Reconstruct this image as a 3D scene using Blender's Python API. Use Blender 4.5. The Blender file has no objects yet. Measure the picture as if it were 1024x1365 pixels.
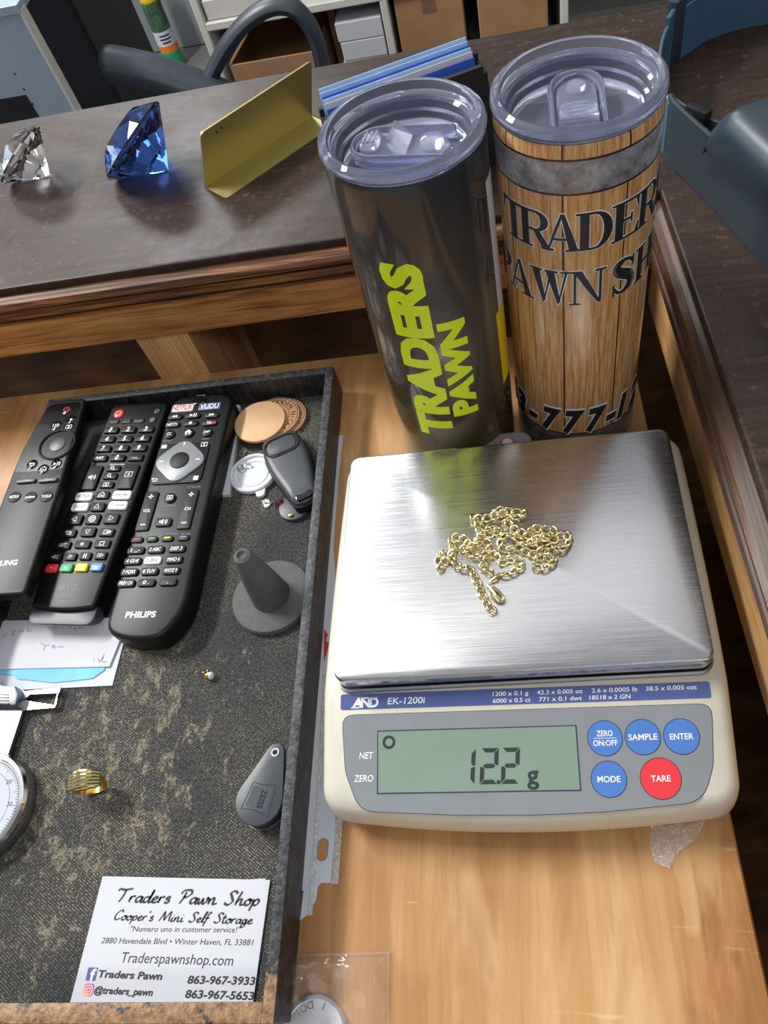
import bpy, bmesh, math, random
from mathutils import Vector, Matrix
random.seed(7)
PI = math.pi
sc = bpy.context.scene
COL = sc.collection

# ------------------------------------------------------------------ camera
CAMX = (0.0138, -0.1965, 0.3778)
CP, CR, CY = 0.5721, -0.2893, 0.2499
FPX, PPX, PPY = 993.61, 65.49, 39.90           # focal length and principal point in photo pixels (1024 x 1365)
cam_rot = Matrix.Rotation(CY, 3, 'Z') @ Matrix.Rotation(CP, 3, 'X') @ Matrix.Rotation(CR, 3, 'Z')
cd = bpy.data.cameras.new('camera')
cd.sensor_fit = 'HORIZONTAL'; cd.sensor_width = 36.0
cd.lens = FPX * 36.0 / 1024.0
cd.shift_x = -PPX / 1024.0; cd.shift_y = PPY / 1024.0
cd.clip_start = 0.01; cd.clip_end = 50
cam = bpy.data.objects.new('camera', cd); COL.objects.link(cam)
cam.matrix_world = Matrix.Translation(CAMX) @ cam_rot.to_4x4()
sc.camera = cam

# ------------------------------------------------------------------ light
sc.view_settings.view_transform = 'Standard'; sc.view_settings.look = 'None'
sc.view_settings.exposure = 0.06; sc.view_settings.gamma = 1.0
w = bpy.data.worlds.new('world'); sc.world = w; w.use_nodes = True
w.node_tree.nodes['Background'].inputs[0].default_value = (0.90, 0.94, 1.0, 1)
w.node_tree.nodes['Background'].inputs[1].default_value = 0.37
def area(name, loc, target, sx, sy, power, col=(1, 0.98, 0.95)):
    l = bpy.data.lights.new(name, 'AREA'); l.shape = 'RECTANGLE'; l.size = sx; l.size_y = sy
    l.energy = power; l.color = col
    o = bpy.data.objects.new(name, l); COL.objects.link(o); o.location = loc
    d = Vector(target) - Vector(loc); o.rotation_euler = d.to_track_quat('-Z', 'Y').to_euler()
    return o
# fluorescent ceiling fixtures of the shop, plus an added fill panel (ceiling about 1.9 m above the counter)
area('ceiling_panel_light', (-1.85, 1.00, 1.95), (-0.9, 0.7, 0), 1.1, 0.25, 92, (1, 0.98, 0.95))
area('pan_fill_panel', (0.1, 1.20, 1.98), (0.1, 1.20, 0), 2.6, 1.8, 10.5, (1, 0.99, 0.98))  # added fill panel, placed so the steel pan mirrors something bright
area('ceiling_panel_light_behind', (0.5, -1.5, 1.95), (0.2, 0, 0), 1.2, 0.4, 13, (1, 0.98, 0.95))
area('ceiling_panel_light_far', (-1.5, 3.2, 1.95), (-1.2, 2.6, 0), 1.2, 0.5, 40, (0.95, 0.98, 1.0))
area('window_daylight', (-3.2, 1.6, 1.0), (0, 0.6, 0), 1.4, 1.4, 22, (0.72, 0.86, 1.0))

# ------------------------------------------------------------------ helpers
def P(px, py, z):
    """where the sight line of photo pixel (px,py) meets the horizontal plane z (measuring aid)"""
    d = cam_rot @ Vector(((px - 512 - PPX) / FPX, -(py - 682.5 - PPY) / FPX, -1.0))
    t = (z - CAMX[2]) / d.z
    return Vector(CAMX) + d * t
def lin(r, g, b):
    f = lambda c: (c / 255 / 12.92) if c / 255 <= 0.04045 else ((c / 255 + 0.055) / 1.055) ** 2.4
    return (f(r), f(g), f(b), 1)

class NT:
    def __init__(s, name):
        s.m = bpy.data.materials.new(name); s.m.use_nodes = True
        s.t = s.m.node_tree; s.b = s.t.nodes['Principled BSDF']; s.out = s.t.nodes['Material Output']
        s._co = None
    def node(s, ty, **kw):
        n = s.t.nodes.new(ty)
        for k, v in kw.items(): setattr(n, k, v)
        return n
    def link(s, a, b): s.t.links.new(a, b)
    def setin(s, sock, v):
        if hasattr(v, 'is_output'): s.link(v, sock)
        else:
            try: sock.default_value = v
            except Exception: sock.default_value = (v, v, v, 1) if not isinstance(v, (tuple, list)) else tuple(v)[:3]
    def co(s):
        if s._co is None: s._co = s.node('ShaderNodeTexCoord').outputs['Object']
        return s._co
    def mapping(s, scale=(1, 1, 1), rot=(0, 0, 0), loc=(0, 0, 0), vec=None):
        n = s.node('ShaderNodeMapping'); s.link(vec or s.co(), n.inputs[0])
        n.inputs['Scale'].default_value = scale; n.inputs['Rotation'].default_value = rot; n.inputs['Location'].default_value = loc
        return n.outputs[0]
    def noise(s, scale=10, detail=4, rough=0.6, vec=None, dist=0.0):
        n = s.node('ShaderNodeTexNoise'); s.link(vec or s.co(), n.inputs['Vector'])
        n.inputs['Scale'].default_value = scale; n.inputs['Detail'].default_value = detail
        n.inputs['Roughness'].default_value = rough; n.inputs['Distortion'].default_value = dist
        return n.outputs[0]
    def wave(s, scale, dist=2, detail=2, axis='X', vec=None, dscale=1.0):
        n = s.node('ShaderNodeTexWave', bands_direction=axis); s.link(vec or s.co(), n.inputs['Vector'])
        n.inputs['Scale'].default_value = scale; n.inputs['Distortion'].default_value = dist
        n.inputs['Detail'].default_value = detail; n.inputs['Detail Scale'].default_value = dscale
        return n.outputs['Fac']
    def math(s, op, a, b=0.0, c=None):
        n = s.node('ShaderNodeMath', operation=op); s.setin(n.inputs[0], a); s.setin(n.inputs[1], b)
        if c is not None: s.setin(n.inputs[2], c)
        return n.outputs[0]
    def ramp(s, fac, stops, interp='LINEAR'):
        n = s.node('ShaderNodeValToRGB'); s.link(fac, n.inputs[0]); cr = n.color_ramp; cr.interpolation = interp
        while len(cr.elements) < len(stops): cr.elements.new(0.5)
        for e, (p, c) in zip(cr.elements, stops):
            e.position = p; e.color = c if isinstance(c, (tuple, list)) else (c, c, c, 1)
        return n.outputs[0]
    def mix(s, fac, a, b, mode='MIX'):
        n = s.node('ShaderNodeMix', data_type='RGBA', blend_type=mode)
        s.setin(n.inputs[0], fac); s.setin(n.inputs[6], a); s.setin(n.inputs[7], b)
        return n.outputs[2]
    def xyz(s, vec=None):
        n = s.node('ShaderNodeSeparateXYZ'); s.link(vec or s.co(), n.inputs[0]); return n.outputs
    def bump(s, h, strength=0.3, dist=0.001):
        n = s.node('ShaderNodeBump'); s.link(h, n.inputs['Height']); n.inputs['Strength'].default_value = strength
        n.inputs['Distance'].default_value = dist; s.link(n.outputs[0], s.b.inputs['Normal'])
    def set(s, **kw):
        for k, v in kw.items():
            s.setin(s.b.inputs[k.replace('_', ' ')], v)
        return s

def plain(name, rgb, rough=0.5, metal=0.0, spec=0.5, var=0.06, scale=60, coat=0.0, bump=0.0):
    m = NT(name); c = lin(*rgb)
    n = m.noise(scale, 3)
    k0, k1 = 1 - var, 1 + var
    col = m.ramp(n, [(0.3, tuple(x * k0 for x in c[:3]) + (1,)), (0.7, tuple(min(1, x * k1) for x in c[:3]) + (1,))])
    m.set(Base_Color=col, Roughness=rough, Metallic=metal)
    m.b.inputs['Specular IOR Level'].default_value = spec
    if coat: m.b.inputs['Coat Weight'].default_value = coat
    if bump: m.bump(m.noise(scale * 4, 2), bump, 0.0004)
    return m.m
def glass(name, rgb=(1, 1, 1), rough=0.0, ior=1.45, trans=1.0):
    m = NT(name); m.set(Base_Color=(rgb[0], rgb[1], rgb[2], 1), Roughness=rough)
    m.b.inputs['Transmission Weight'].default_value = trans; m.b.inputs['IOR'].default_value = ior
    return m.m
def film(name, refl=0.10, rough=0.08, wr=(30, 0.6), tint=(1, 1, 1), white=0.0):
    """thin clear plastic film: mostly see-through with glossy wrinkles"""
    m = NT(name); tr = m.node('ShaderNodeBsdfTransparent'); tr.inputs[0].default_value = (*tint, 1)
    gl = m.node('ShaderNodeBsdfGlossy'); gl.inputs['Roughness'].default_value = rough
    bp_ = m.node('ShaderNodeBump'); bp_.inputs['Strength'].default_value = wr[1]; bp_.inputs['Distance'].default_value = 0.004
    m.link(m.noise(wr[0], 3, 0.55, dist=1.0), bp_.inputs['Height']); m.link(bp_.outputs[0], gl.inputs['Normal'])
    fr = m.node('ShaderNodeLayerWeight'); m.link(bp_.outputs[0], fr.inputs['Normal'])
    f = m.math('MULTIPLY_ADD', m.math('POWER', fr.outputs['Facing'], 3.0), 0.6, refl)
    mx = m.node('ShaderNodeMixShader'); m.link(f, mx.inputs[0]); m.link(tr.outputs[0], mx.inputs[1]); m.link(gl.outputs[0], mx.inputs[2])
    last = mx
    if white:
        df = m.node('ShaderNodeBsdfDiffuse'); df.inputs[0].default_value = (0.85, 0.85, 0.85, 1)
        m2 = m.node('ShaderNodeMixShader'); m.link(m.math('MULTIPLY', m.noise(wr[0] * 3, 3), white), m2.inputs[0])
        m.link(mx.outputs[0], m2.inputs[1]); m.link(df.outputs[0], m2.inputs[2]); last = m2
    m.link(last.outputs[0], m.out.inputs[0]); return m.m

def link_mesh(name, bm, mat, parent=None, smooth=False, loc=None, mats=None):
    me = bpy.data.meshes.new(name); bm.normal_update(); bm.to_mesh(me); bm.free()
    for m in (mats or [mat]): me.materials.append(m)
    if smooth:
        me.polygons.foreach_set('use_smooth', [True] * len(me.polygons))
        try: me.set_sharp_from_angle(angle=math.radians(35))
        except Exception: pass
    o = bpy.data.objects.new(name, me); COL.objects.link(o)
    if parent is not None: o.parent = parent
    if loc is not None: o.location = loc
    return o
def tag(o, label, cat, group=None, kind=None):
    o['label'] = label; o['category'] = cat
    if group: o['group'] = group
    if kind: o['kind'] = kind
    return o
def thing(name, label, cat, loc=(0, 0, 0), rz=0.0, group=None, kind=None, mat=None):
    o = bpy.data.objects.new(name, None); COL.objects.link(o); o.empty_display_size = 0.01
    if mat is not None: o.matrix_world = mat
    else: o.location = loc; o.rotation_euler = (0, 0, rz)
    return tag(o, label, cat, group, kind)
def NB(): return bmesh.new()
def box(bm, lo, hi, bev=0.0, seg=2, mtx=None):
    r = bmesh.ops.create_cube(bm, size=1.0); vs = r['verts']
    for v in vs:
        v.co = Vector([lo[i] + (v.co[i] + 0.5) * (hi[i] - lo[i]) for i in range(3)])
    if bev:
        es = list({e for v in vs for e in v.link_edges})
        rr = bmesh.ops.bevel(bm, geom=es, offset=bev, segments=seg, affect='EDGES', profile=0.5)
        vs = list({v for f in rr['faces'] for v in f.verts} | {v for v in vs if v.is_valid})
    if mtx is not None:
        for v in vs: v.co = mtx @ v.co
    return vs
def rrect(w, h, r, n=5, cx=0, cy=0):
    r = min(r, w / 2 - 1e-5, h / 2 - 1e-5); pts = []
    for qx, qy, a0 in ((1, 1, 0), (-1, 1, 90), (-1, -1, 180), (1, -1, 270)):
        for i in range(n + 1):
            a = math.radians(a0 + 90 * i / n)
            pts.append((cx + qx * (w / 2 - r) + r * math.cos(a), cy + qy * (h / 2 - r) + r * math.sin(a)))
    return pts
def circle(r, n=32, cx=0, cy=0, rx=None):
    return [(cx + (rx or r) * math.cos(2 * PI * i / n), cy + r * math.sin(2 * PI * i / n)) for i in range(n)]
def inset(pts, d):
    n = len(pts); out = []
    for i in range(n):
        a, b, c = Vector(pts[i - 1]), Vector(pts[i]), Vector(pts[(i + 1) % n])
        e1 = (b - a); e2 = (c - b)
        if e1.length < 1e-9: e1 = e2
        if e2.length < 1e-9: e2 = e1
        n1 = Vector((-e1.y, e1.x)).normalized(); n2 = Vector((-e2.y, e2.x)).normalized()
        m = (n1 + n2); m = m.normalized() if m.length > 1e-6 else n1
        k = max(0.35, m.dot(n1)); p = b + m * d / k; out.append((p.x, p.y))
    return out
def loft(bm, rings, cap0=True, cap1=True):
    """rings: lists of 3-D points, same count"""
    R = [[bm.verts.new(p) for p in r] for r in rings]; n = len(R[0])
    for a, b in zip(R, R[1:]):
        for i in range(n):
            bm.faces.new((a[i], a[(i + 1) % n], b[(i + 1) % n], b[i]))
    if cap0: bm.faces.new(R[0][::-1])
    if cap1: bm.faces.new(R[-1])
    return R
def prism(bm, pts, z0, z1, bev=0.0, steps=2, bot=0.0):
    """outline (counter-clockwise) extruded z0..z1 with a rounded top edge"""
    rings = [[(x, y, z0) for x, y in pts]]
    if bot:
        rings = [[(x, y, z0) for x, y in inset(pts, bot)], [(x, y, z0 + bot) for x, y in pts]]
    if bev:
        rings.append([(x, y, z1 - bev) for x, y in pts])
        for i in range(1, steps + 1):
            a = PI / 2 * i / steps
            q = inset(pts, bev * (1 - math.cos(a)))
            rings.append([(x, y, z1 - bev + bev * math.sin(a)) for x, y in q])
    else: rings.append([(x, y, z1) for x, y in pts])
    return loft(bm, rings)
def lathe(bm, prof, n=48, cx=0, cy=0, closed=False, caps=True):
    rings = []
    for r, z in prof:
        rings.append([bm.verts.new((cx + r * math.cos(2 * PI * i / n), cy + r * math.sin(2 * PI * i / n), z)) for i in range(n)])
    pairs = list(zip(rings, rings[1:])) + ([(rings[-1], rings[0])] if closed else [])
    for a, b in pairs:
        for i in range(n): bm.faces.new((a[i], a[(i + 1) % n], b[(i + 1) % n], b[i]))
    if not closed and caps:
        if prof[0][0] > 1e-6: bm.faces.new(rings[0][::-1])
        if prof[-1][0] > 1e-6: bm.faces.new(rings[-1])
    return rings
def catmull(pts, n=6, closed=False):
    pts = [Vector(p) for p in pts]; out = []; m = len(pts)
    for i in range(m if closed else m - 1):
        g = (lambda k: pts[k % m]) if closed else (lambda k: pts[max(0, min(m - 1, k))])
        a, b, c, d = g(i - 1), g(i), g(i + 1), g(i + 2)
        for k in range(n):
            t = k / n
            out.append(0.5 * ((2 * b) + (c - a) * t + (2 * a - 5 * b + 4 * c - d) * t * t + (3 * b - a - 3 * c + d) * t ** 3))
    if not closed: out.append(pts[-1])
    return out
def tube(bm, pts, r, n=8, closed=False, flat=None, up=None):
    pts = [Vector(p) for p in pts]; m = len(pts)
    rad = r if isinstance(r, (list, tuple)) else [r] * m
    rings = []; prev = None
    for i in range(m):
        if closed: t = pts[(i + 1) % m] - pts[i - 1]
        else: t = pts[min(m - 1, i + 1)] - pts[max(0, i - 1)]
        t.normalize()
        u = Vector(up) if up is not None else (prev if prev is not None else (Vector((0, 0, 1)) if abs(t.z) < 0.9 else Vector((1, 0, 0))))
        s = t.cross(u)
        if s.length < 1e-6: s = t.cross(Vector((1, 0.3, 0.2)))
        s.normalize(); u2 = s.cross(t).normalized(); prev = u2
        fa, fb = flat or (1, 1)
        rings.append([pts[i] + s * (math.cos(2 * PI * k / n) * rad[i] * fa) + u2 * (math.sin(2 * PI * k / n) * rad[i] * fb) for k in range(n)])
    R = [[bm.verts.new(p) for p in q] for q in rings]
    pr = list(zip(R, R[1:])) + ([(R[-1], R[0])] if closed else [])
    for a, b in pr:
        for k in range(n): bm.faces.new((a[k], b[k], b[(k + 1) % n], a[(k + 1) % n]))
    if not closed:
        bm.faces.new(R[0]); bm.faces.new(R[-1][::-1])
def fix(bm):
    bmesh.ops.recalc_face_normals(bm, faces=bm.faces[:]); return bm

# ---- lettering (built-in font turned into mesh; positions in local plane units)
_tc = {}
def glyphs(s, bold=0.0, shear=0.0):
    k = (s, bold, shear)
    if k in _tc: return _tc[k]
    cu = bpy.data.curves.new('t', 'FONT'); cu.body = s; cu.size = 1.0; cu.shear = shear; cu.offset = bold; cu.resolution_u = 3
    o = bpy.data.objects.new('t', cu); me = o.to_mesh()
    V = [(v.co.x, v.co.y) for v in me.vertices]; F = [tuple(p.vertices) for p in me.polygons]
    o.to_mesh_clear(); bpy.data.objects.remove(o); bpy.data.curves.remove(cu)
    _tc[k] = (V, F); return _tc[k]
_hv = glyphs('H')[0]
CAPH = max(v[1] for v in _hv) - min(v[1] for v in _hv)
def put_text(bm, s, x, y, cap, width=None, bold=0.012, shear=0.0, rot=0.0, align='C', fn=None, z=0.0, slices=0.0):
    """x,y = centre (or left) of the base line middle height; cap = capital height"""
    V, F = glyphs(s, bold, shear)
    if not V: return
    x0 = min(v[0] for v in V); x1 = max(v[0] for v in V)
    ky = cap / CAPH; kx = (width / (x1 - x0)) if width else ky
    ox = {'C': -(x0 + x1) / 2, 'L': -x0, 'R': -x1}[align]
    ca, sa = math.cos(rot), math.sin(rot)
    tb = bmesh.new(); vs = [tb.verts.new(((v[0] + ox) * kx, v[1] * ky - cap / 2, 0)) for v in V]
    for f in F:
        try: tb.faces.new([vs[i] for i in f])
        except ValueError: pass
    if slices:
        W = (x1 - x0) * kx; a = (x0 + ox) * kx
        k = a + slices
        while k < a + W:
            bmesh.ops.bisect_plane(tb, geom=tb.verts[:] + tb.edges[:] + tb.faces[:], plane_co=(k, 0, 0), plane_no=(1, 0, 0)); k += slices
        k = -cap / 2 + slices
        while k < cap:
            bmesh.ops.bisect_plane(tb, geom=tb.verts[:] + tb.edges[:] + tb.faces[:], plane_co=(0, k, 0), plane_no=(0, 1, 0)); k += slices
    tb.verts.index_update()
    N = []
    for v in tb.verts:
        u, q = v.co.x, v.co.y
        a, b = x + u * ca - q * sa, y + u * sa + q * ca
        N.append(bm.verts.new(fn(a, b) if fn else (a, b, z)))
    for f in tb.faces:
        try: bm.faces.new([N[v.index] for v in f.verts])
        except ValueError: pass
    tb.free()
def poly(bm, pts, z=0.0, fn=None):
    vs = [bm.verts.new(fn(x, y) if fn else (x, y, z)) for x, y in pts]
    try: bm.faces.new(vs)
    except ValueError: pass
def stroke(bm, pts, w, z=0.0, closed=False, fn=None, pen=None):
    """flat line of width w along pts; pen=(angle, thin) gives a slanted broad pen"""
    pts = [Vector((p[0], p[1])) for p in pts]; m = len(pts); L = []; R = []
    for i in range(m):
        t = (pts[(i + 1) % m] - pts[i - 1]) if closed else (pts[min(m - 1, i + 1)] - pts[max(0, i - 1)])
        if t.length < 1e-9: t = Vector((1, 0))
        t.normalize(); nn = Vector((-t.y, t.x)); ww = w
        if pen: ww = w * (pen[1] + (1 - pen[1]) * abs(math.sin(math.atan2(t.y, t.x) - pen[0])))
        a = pts[i] + nn * ww / 2; b = pts[i] - nn * ww / 2
        L.append(bm.verts.new(fn(a.x, a.y) if fn else (a.x, a.y, z))); R.append(bm.verts.new(fn(b.x, b.y) if fn else (b.x, b.y, z)))
    for i in range(m if closed else m - 1):
        j = (i + 1) % m
        try: bm.faces.new((R[i], R[j], L[j], L[i]))
        except ValueError: pass

# ------------------------------------------------------------------ materials
def wood(name, stops, grain=(60, 3, 60), rough=0.45, ring=8.0, rot=0.0, bump=0.15, spec=0.4, ww=0.25):
    m = NT(name); v = m.mapping(grain, (0, 0, rot))
    n = m.noise(1.0, 6, 0.65, v, 0.6); wv = m.wave(ring / 10, 6, 3, 'X', v, 1.2)
    f = m.math('ADD', m.math('MULTIPLY', n, 1 - ww), m.math('MULTIPLY', wv, ww))
    m.set(Base_Color=m.ramp(f, stops), Roughness=rough); m.b.inputs['Specular IOR Level'].default_value = spec
    m.bump(n, bump, 0.0006); return m
M = {}
# plywood: pale tan veneer, grain along y, knots and stains
m = NT('plywood_veneer')
v = m.mapping((60, 4.2, 28), (0, 0, 0.03)); n = m.noise(1.0, 8, 0.70, v, 1.2)
big = m.noise(7, 3, 0.5, m.mapping((1.6, 0.55, 1)), 0.8)
f = m.math('ADD', m.math('MULTIPLY', n, 0.50), m.math('MULTIPLY', big, 0.55))
c1 = m.ramp(f, [(0.36, lin(142, 96, 54)), (0.46, lin(172, 124, 74)), (0.56, lin(188, 142, 90)), (0.68, lin(204, 162, 110))])
fine = m.noise(1.0, 4, 0.6, m.mapping((420, 10, 420), (0, 0, 0.02)), 0.4)
c1 = m.mix(m.math('MULTIPLY', m.ramp(fine, [(0.55, 0.0), (0.72, 1.0)]), 0.30), c1, lin(150, 104, 60))
kn = m.node('ShaderNodeTexVoronoi'); m.link(m.mapping((22, 11, 22)), kn.inputs['Vector']); kn.inputs['Scale'].default_value = 1.0
c1 = m.mix(m.ramp(kn.outputs['Distance'], [(0.03, 0.85), (0.085, 0.0)]), c1, lin(104, 58, 26))
stn = m.noise(11, 4, 0.55, m.mapping((1.5, 0.5, 1), (0, 0, 0), (3.1, 1.7, 0)), 1.2)
c1 = m.mix(m.ramp(stn, [(0.53, 0.0), (0.60, 0.42)]), c1, lin(150, 98, 52))
c1 = m.mix(m.ramp(stn, [(0.36, 0.30), (0.42, 0.0)]), c1, lin(224, 190, 140))
scr = m.noise(1.0, 2, 0.5, m.mapping((8, 90, 10), (0, 0, 0.6)), 2.5)
c1 = m.mix(m.ramp(scr, [(0.70, 0.0), (0.76, 0.45)]), c1, lin(226, 192, 142))
m.set(Base_Color=c1, Roughness=m.ramp(n, [(0.3, 0.42), (0.7, 0.55)])); m.bump(n, 0.12, 0.0005); M['ply'] = m.m
# dark varnished counter top with scuffs
m = NT('dark_varnished_wood')
v = m.mapping((14, 240, 60), (0, 0, 0.02)); n = m.noise(1.0, 6, 0.65, v, 0.5)
sp = m.noise(130, 5, 0.75)
blot = m.noise(9, 4, 0.6, None, 0.8)
c = m.ramp(n, [(0.3, lin(38, 26, 20)), (0.6, lin(56, 40, 31)), (0.8, lin(76, 56, 44))])
c = m.mix(m.math('MULTIPLY', m.ramp(sp, [(0.56, 0.0), (0.72, 1.0)]), 0.5), c, lin(118, 102, 90))
m.set(Base_Color=c, Roughness=m.ramp(m.math('ADD', m.math('MULTIPLY', blot, 0.7), m.math('MULTIPLY', sp, 0.3)), [(0.4, 0.34), (0.6, 0.50)]))
m.bump(m.math('ADD', m.math('MULTIPLY', n, 0.6), m.math('MULTIPLY', sp, 0.7)), 0.32, 0.0003); m.b.inputs['Specular IOR Level'].default_value = 0.3; M['dark'] = m.m
# moulding: brown with worn orange streaks
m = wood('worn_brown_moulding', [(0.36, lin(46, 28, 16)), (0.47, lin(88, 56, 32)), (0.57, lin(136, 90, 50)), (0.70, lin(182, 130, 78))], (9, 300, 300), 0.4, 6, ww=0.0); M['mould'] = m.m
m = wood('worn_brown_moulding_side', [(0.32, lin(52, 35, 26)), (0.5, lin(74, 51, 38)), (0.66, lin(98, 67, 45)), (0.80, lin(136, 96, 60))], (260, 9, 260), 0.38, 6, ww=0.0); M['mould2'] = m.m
m = wood('oak_board', [(0.34, lin(112, 72, 36)), (0.48, lin(166, 114, 62)), (0.64, lin(196, 146, 88))], (9, 260, 260), 0.5, 9, ww=0.04); M['oak'] = m.m
m = wood('oak_board_side', [(0.28, lin(164, 122, 76)), (0.5, lin(194, 152, 100)), (0.7, lin(214, 178, 124))], (360, 8, 300), 0.5, 9, ww=0.05); M['oak2'] = m.m
m = wood('pine_block', [(0.30, lin(172, 124, 76)), (0.5, lin(206, 158, 104)), (0.7, lin(226, 184, 130))], (110, 30, 4), 0.55, 12); M['pine'] = m.m
m = wood('dark_cabinet_board', [(0.3, lin(70, 46, 24)), (0.6, lin(104, 70, 38)), (0.8, lin(128, 90, 52))], (6, 40, 40), 0.5, 6); M['cab'] = m.m
# tray lining: dark woven cloth with pale flecks and worn patches
m = NT('woven_tray_lining')
v = m.mapping((1, 1, 1), (0, 0, 0.6))
wx = m.wave(260, 0.5, 1, 'X', v); wy = m.wave(260, 0.5, 1, 'Y', v)
wv = m.math('MULTIPLY', wx, wy)
fl = m.noise(700, 2, 0.5)
zone = m.noise(11, 3, 0.55)
sx = m.xyz()
spk = m.math('MULTIPLY', m.ramp(wv, [(0.32, 0.0), (0.74, 1.0)]), m.ramp(fl, [(0.42, 0.0), (0.60, 1.0)]))
spk = m.math('MULTIPLY', spk, m.ramp(zone, [(0.35, 0.30), (0.6, 1.0)]))
base = m.mix(spk, m.ramp(zone, [(0.35, lin(54, 55, 58)), (0.65, lin(70, 69, 67))]), lin(186, 178, 150))
stv = m.noise(120, 7, 0.8, m.mapping((1, 0.6, 1)), 0.3)
dx = m.math('SUBTRACT', sx[0], -0.128); dy = m.math('SUBTRACT', sx[1], -0.255)
dd = m.math('SQRT', m.math('ADD', m.math('MULTIPLY', dx, dx), m.math('MULTIPLY', m.math('MULTIPLY', dy, dy), 0.6)))
wear = m.ramp(dd, [(0.0, 0.13), (0.06, 0.09), (0.13, -0.0)])
worn = m.ramp(m.math('ADD', stv, wear), [(0.63, 0.0), (0.70, 0.8)])
base = m.mix(m.math('MULTIPLY', worn, m.ramp(fl, [(0.35, 0.25), (0.6, 1.0)])), base, lin(150, 140, 118))
m.set(Base_Color=base, Roughness=0.9); m.b.inputs['Specular IOR Level'].default_value = 0.15
m.bump(wv, 0.5, 0.0004); M['lining'] = m.m
# black leatherette with wrinkles (tray walls), worn rim
m = NT('black_leatherette'); n = m.noise(260, 3, 0.6, m.mapping((1.6, 0.5, 0.5)), 0.6)
m.set(Base_Color=m.ramp(n, [(0.4, lin(24, 24, 25)), (0.7, lin(58, 58, 60))]), Roughness=0.42); m.bump(n, 0.8, 0.001); M['leather'] = m.m
m = NT('worn_leatherette_rim'); n = m.noise(330, 4, 0.65)
s_ = m.xyz()
edge = m.noise(70, 4, 0.7)
tanm = m.ramp(m.math('ADD', edge, m.math('MULTIPLY', m.math('ADD', s_[1], 0.345), -6.0)), [(0.52, 0.0), (0.58, 1.0)])
c = m.ramp(n, [(0.35, lin(28, 29, 31)), (0.62, lin(70, 72, 76)), (0.75, lin(108, 108, 110))])
c = m.mix(tanm, c, m.ramp(n, [(0.3, lin(104, 74, 48)), (0.7, lin(176, 140, 102))]))
m.set(Base_Color=c, Roughness=0.5); m.bump(n, 0.8, 0.001); M['rim'] = m.m
M['cream'] = plain('cream_plastic', (202, 198, 182), 0.42, var=0.03)
M['panel'] = plain('grey_panel_film', (132, 136, 140), 0.38, var=0.03)
M['strip'] = plain('slate_blue_label', (76, 92, 148), 0.4)
M['lcd'] = plain('green_grey_lcd', (128, 150, 134), 0.18, var=0.02)
M['lcdink'] = plain('lcd_segment_ink', (44, 54, 52), 0.4)
M['blue'] = plain('blue_key_film', (76, 122, 196), 0.35, var=0.02)
M['red'] = plain('red_key_film', (226, 54, 62), 0.35, var=0.02)
M['white'] = plain('white_ink', (235, 236, 238), 0.5, var=0.01)
M['ink'] = plain('black_ink', (34, 33, 36), 0.5, var=0.02)
M['keyring'] = plain('key_outline_ink', (52, 54, 74), 0.45)
M['black'] = plain('black_plastic', (15, 16, 18), 0.42, spec=0.32, var=0.1, scale=200)
M['black2'] = plain('black_rubber_key', (18, 19, 20), 0.5, spec=0.3, var=0.1, scale=200)
M['gloss'] = plain('glossy_black_plastic', (14, 14, 16), 0.12)
M['darkgrey'] = plain('dark_grey_plastic', (62, 66, 72), 0.42, var=0.05)
M['felt'] = plain('dark_grey_rubber', (84, 85, 85), 0.75, var=0.12, scale=300, bump=0.15)
M['paper'] = plain('white_paper', (200, 201, 208), 0.75, var=0.02, scale=25)
M['paper2'] = plain('cool_white_paper', (196, 202, 214), 0.75, var=0.02, scale=25)
M['cyan'] = plain('light_blue_paper', (120, 190, 228), 0.7, var=0.12, scale=60)
M['cardblue'] = plain('blue_card_stock', (52, 96, 196), 0.5)
M['cardpale'] = plain('pale_blue_card_stock', (170, 206, 240), 0.5)
M['steel'] = plain('polished_steel', (150, 152, 156), 0.40, 1.0)
M['linersteel'] = plain('stainless_liner', (96, 98, 102), 0.4, 1.0)
M['silver'] = plain('silver_metal', (214, 214, 216), 0.16, 1.0)
M['pencil'] = plain('grey_pencil', (128, 130, 138), 0.8)
M['neon'] = plain('neon_yellow_print', (214, 232, 20), 0.4, var=0.02)
M['cardboard'] = plain('brown_cardboard', (160, 122, 88), 0.85, var=0.08, scale=15)
M['cardboard2'] = plain('brown_cardboard_inner', (122, 92, 64), 0.85, var=0.08, scale=15)
M['shelfwhite'] = plain('off_white_laminate', (206, 204, 196), 0.55, var=0.03, scale=8)
M['greywall'] = plain('grey_wall_paint', (132, 136, 138), 0.8, var=0.03, scale=6)
M['carpet'] = plain('grey_floor_carpet', (96, 94, 92), 0.95, var=0.2, scale=80)
M['cabgrey'] = plain('blue_grey_laminate', (150, 166, 186), 0.35, var=0.04, scale=6)
M['matblack'] = plain('matt_black', (16, 18, 24), 0.6)
M['armrest'] = plain('grey_black_polyurethane', (52, 60, 70), 0.42, var=0.15, scale=30)
M['teal'] = plain('teal_grey_plastic', (62, 92, 116), 0.32, var=0.05, scale=30)
M['teal2'] = plain('dark_teal_plastic', (38, 52, 62), 0.36, var=0.05, scale=30)
M['redscrap'] = plain('red_paper', (200, 30, 44), 0.6)
M['yellow'] = plain('yellow_plastic', (228, 196, 30), 0.45)
M['green'] = plain('green_plastic', (38, 160, 100), 0.45)
M['gold'] = plain('pale_yellow_gold', (238, 221, 170), 0.13, 1.0, var=0.05)
M['goldrich'] = plain('yellow_gold', (222, 176, 84), 0.18, 1.0, var=0.05)
m = NT('brushed_brass_sheet'); n = m.noise(1.0, 3, 0.5, m.mapping((3, 3, 3)))
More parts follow.
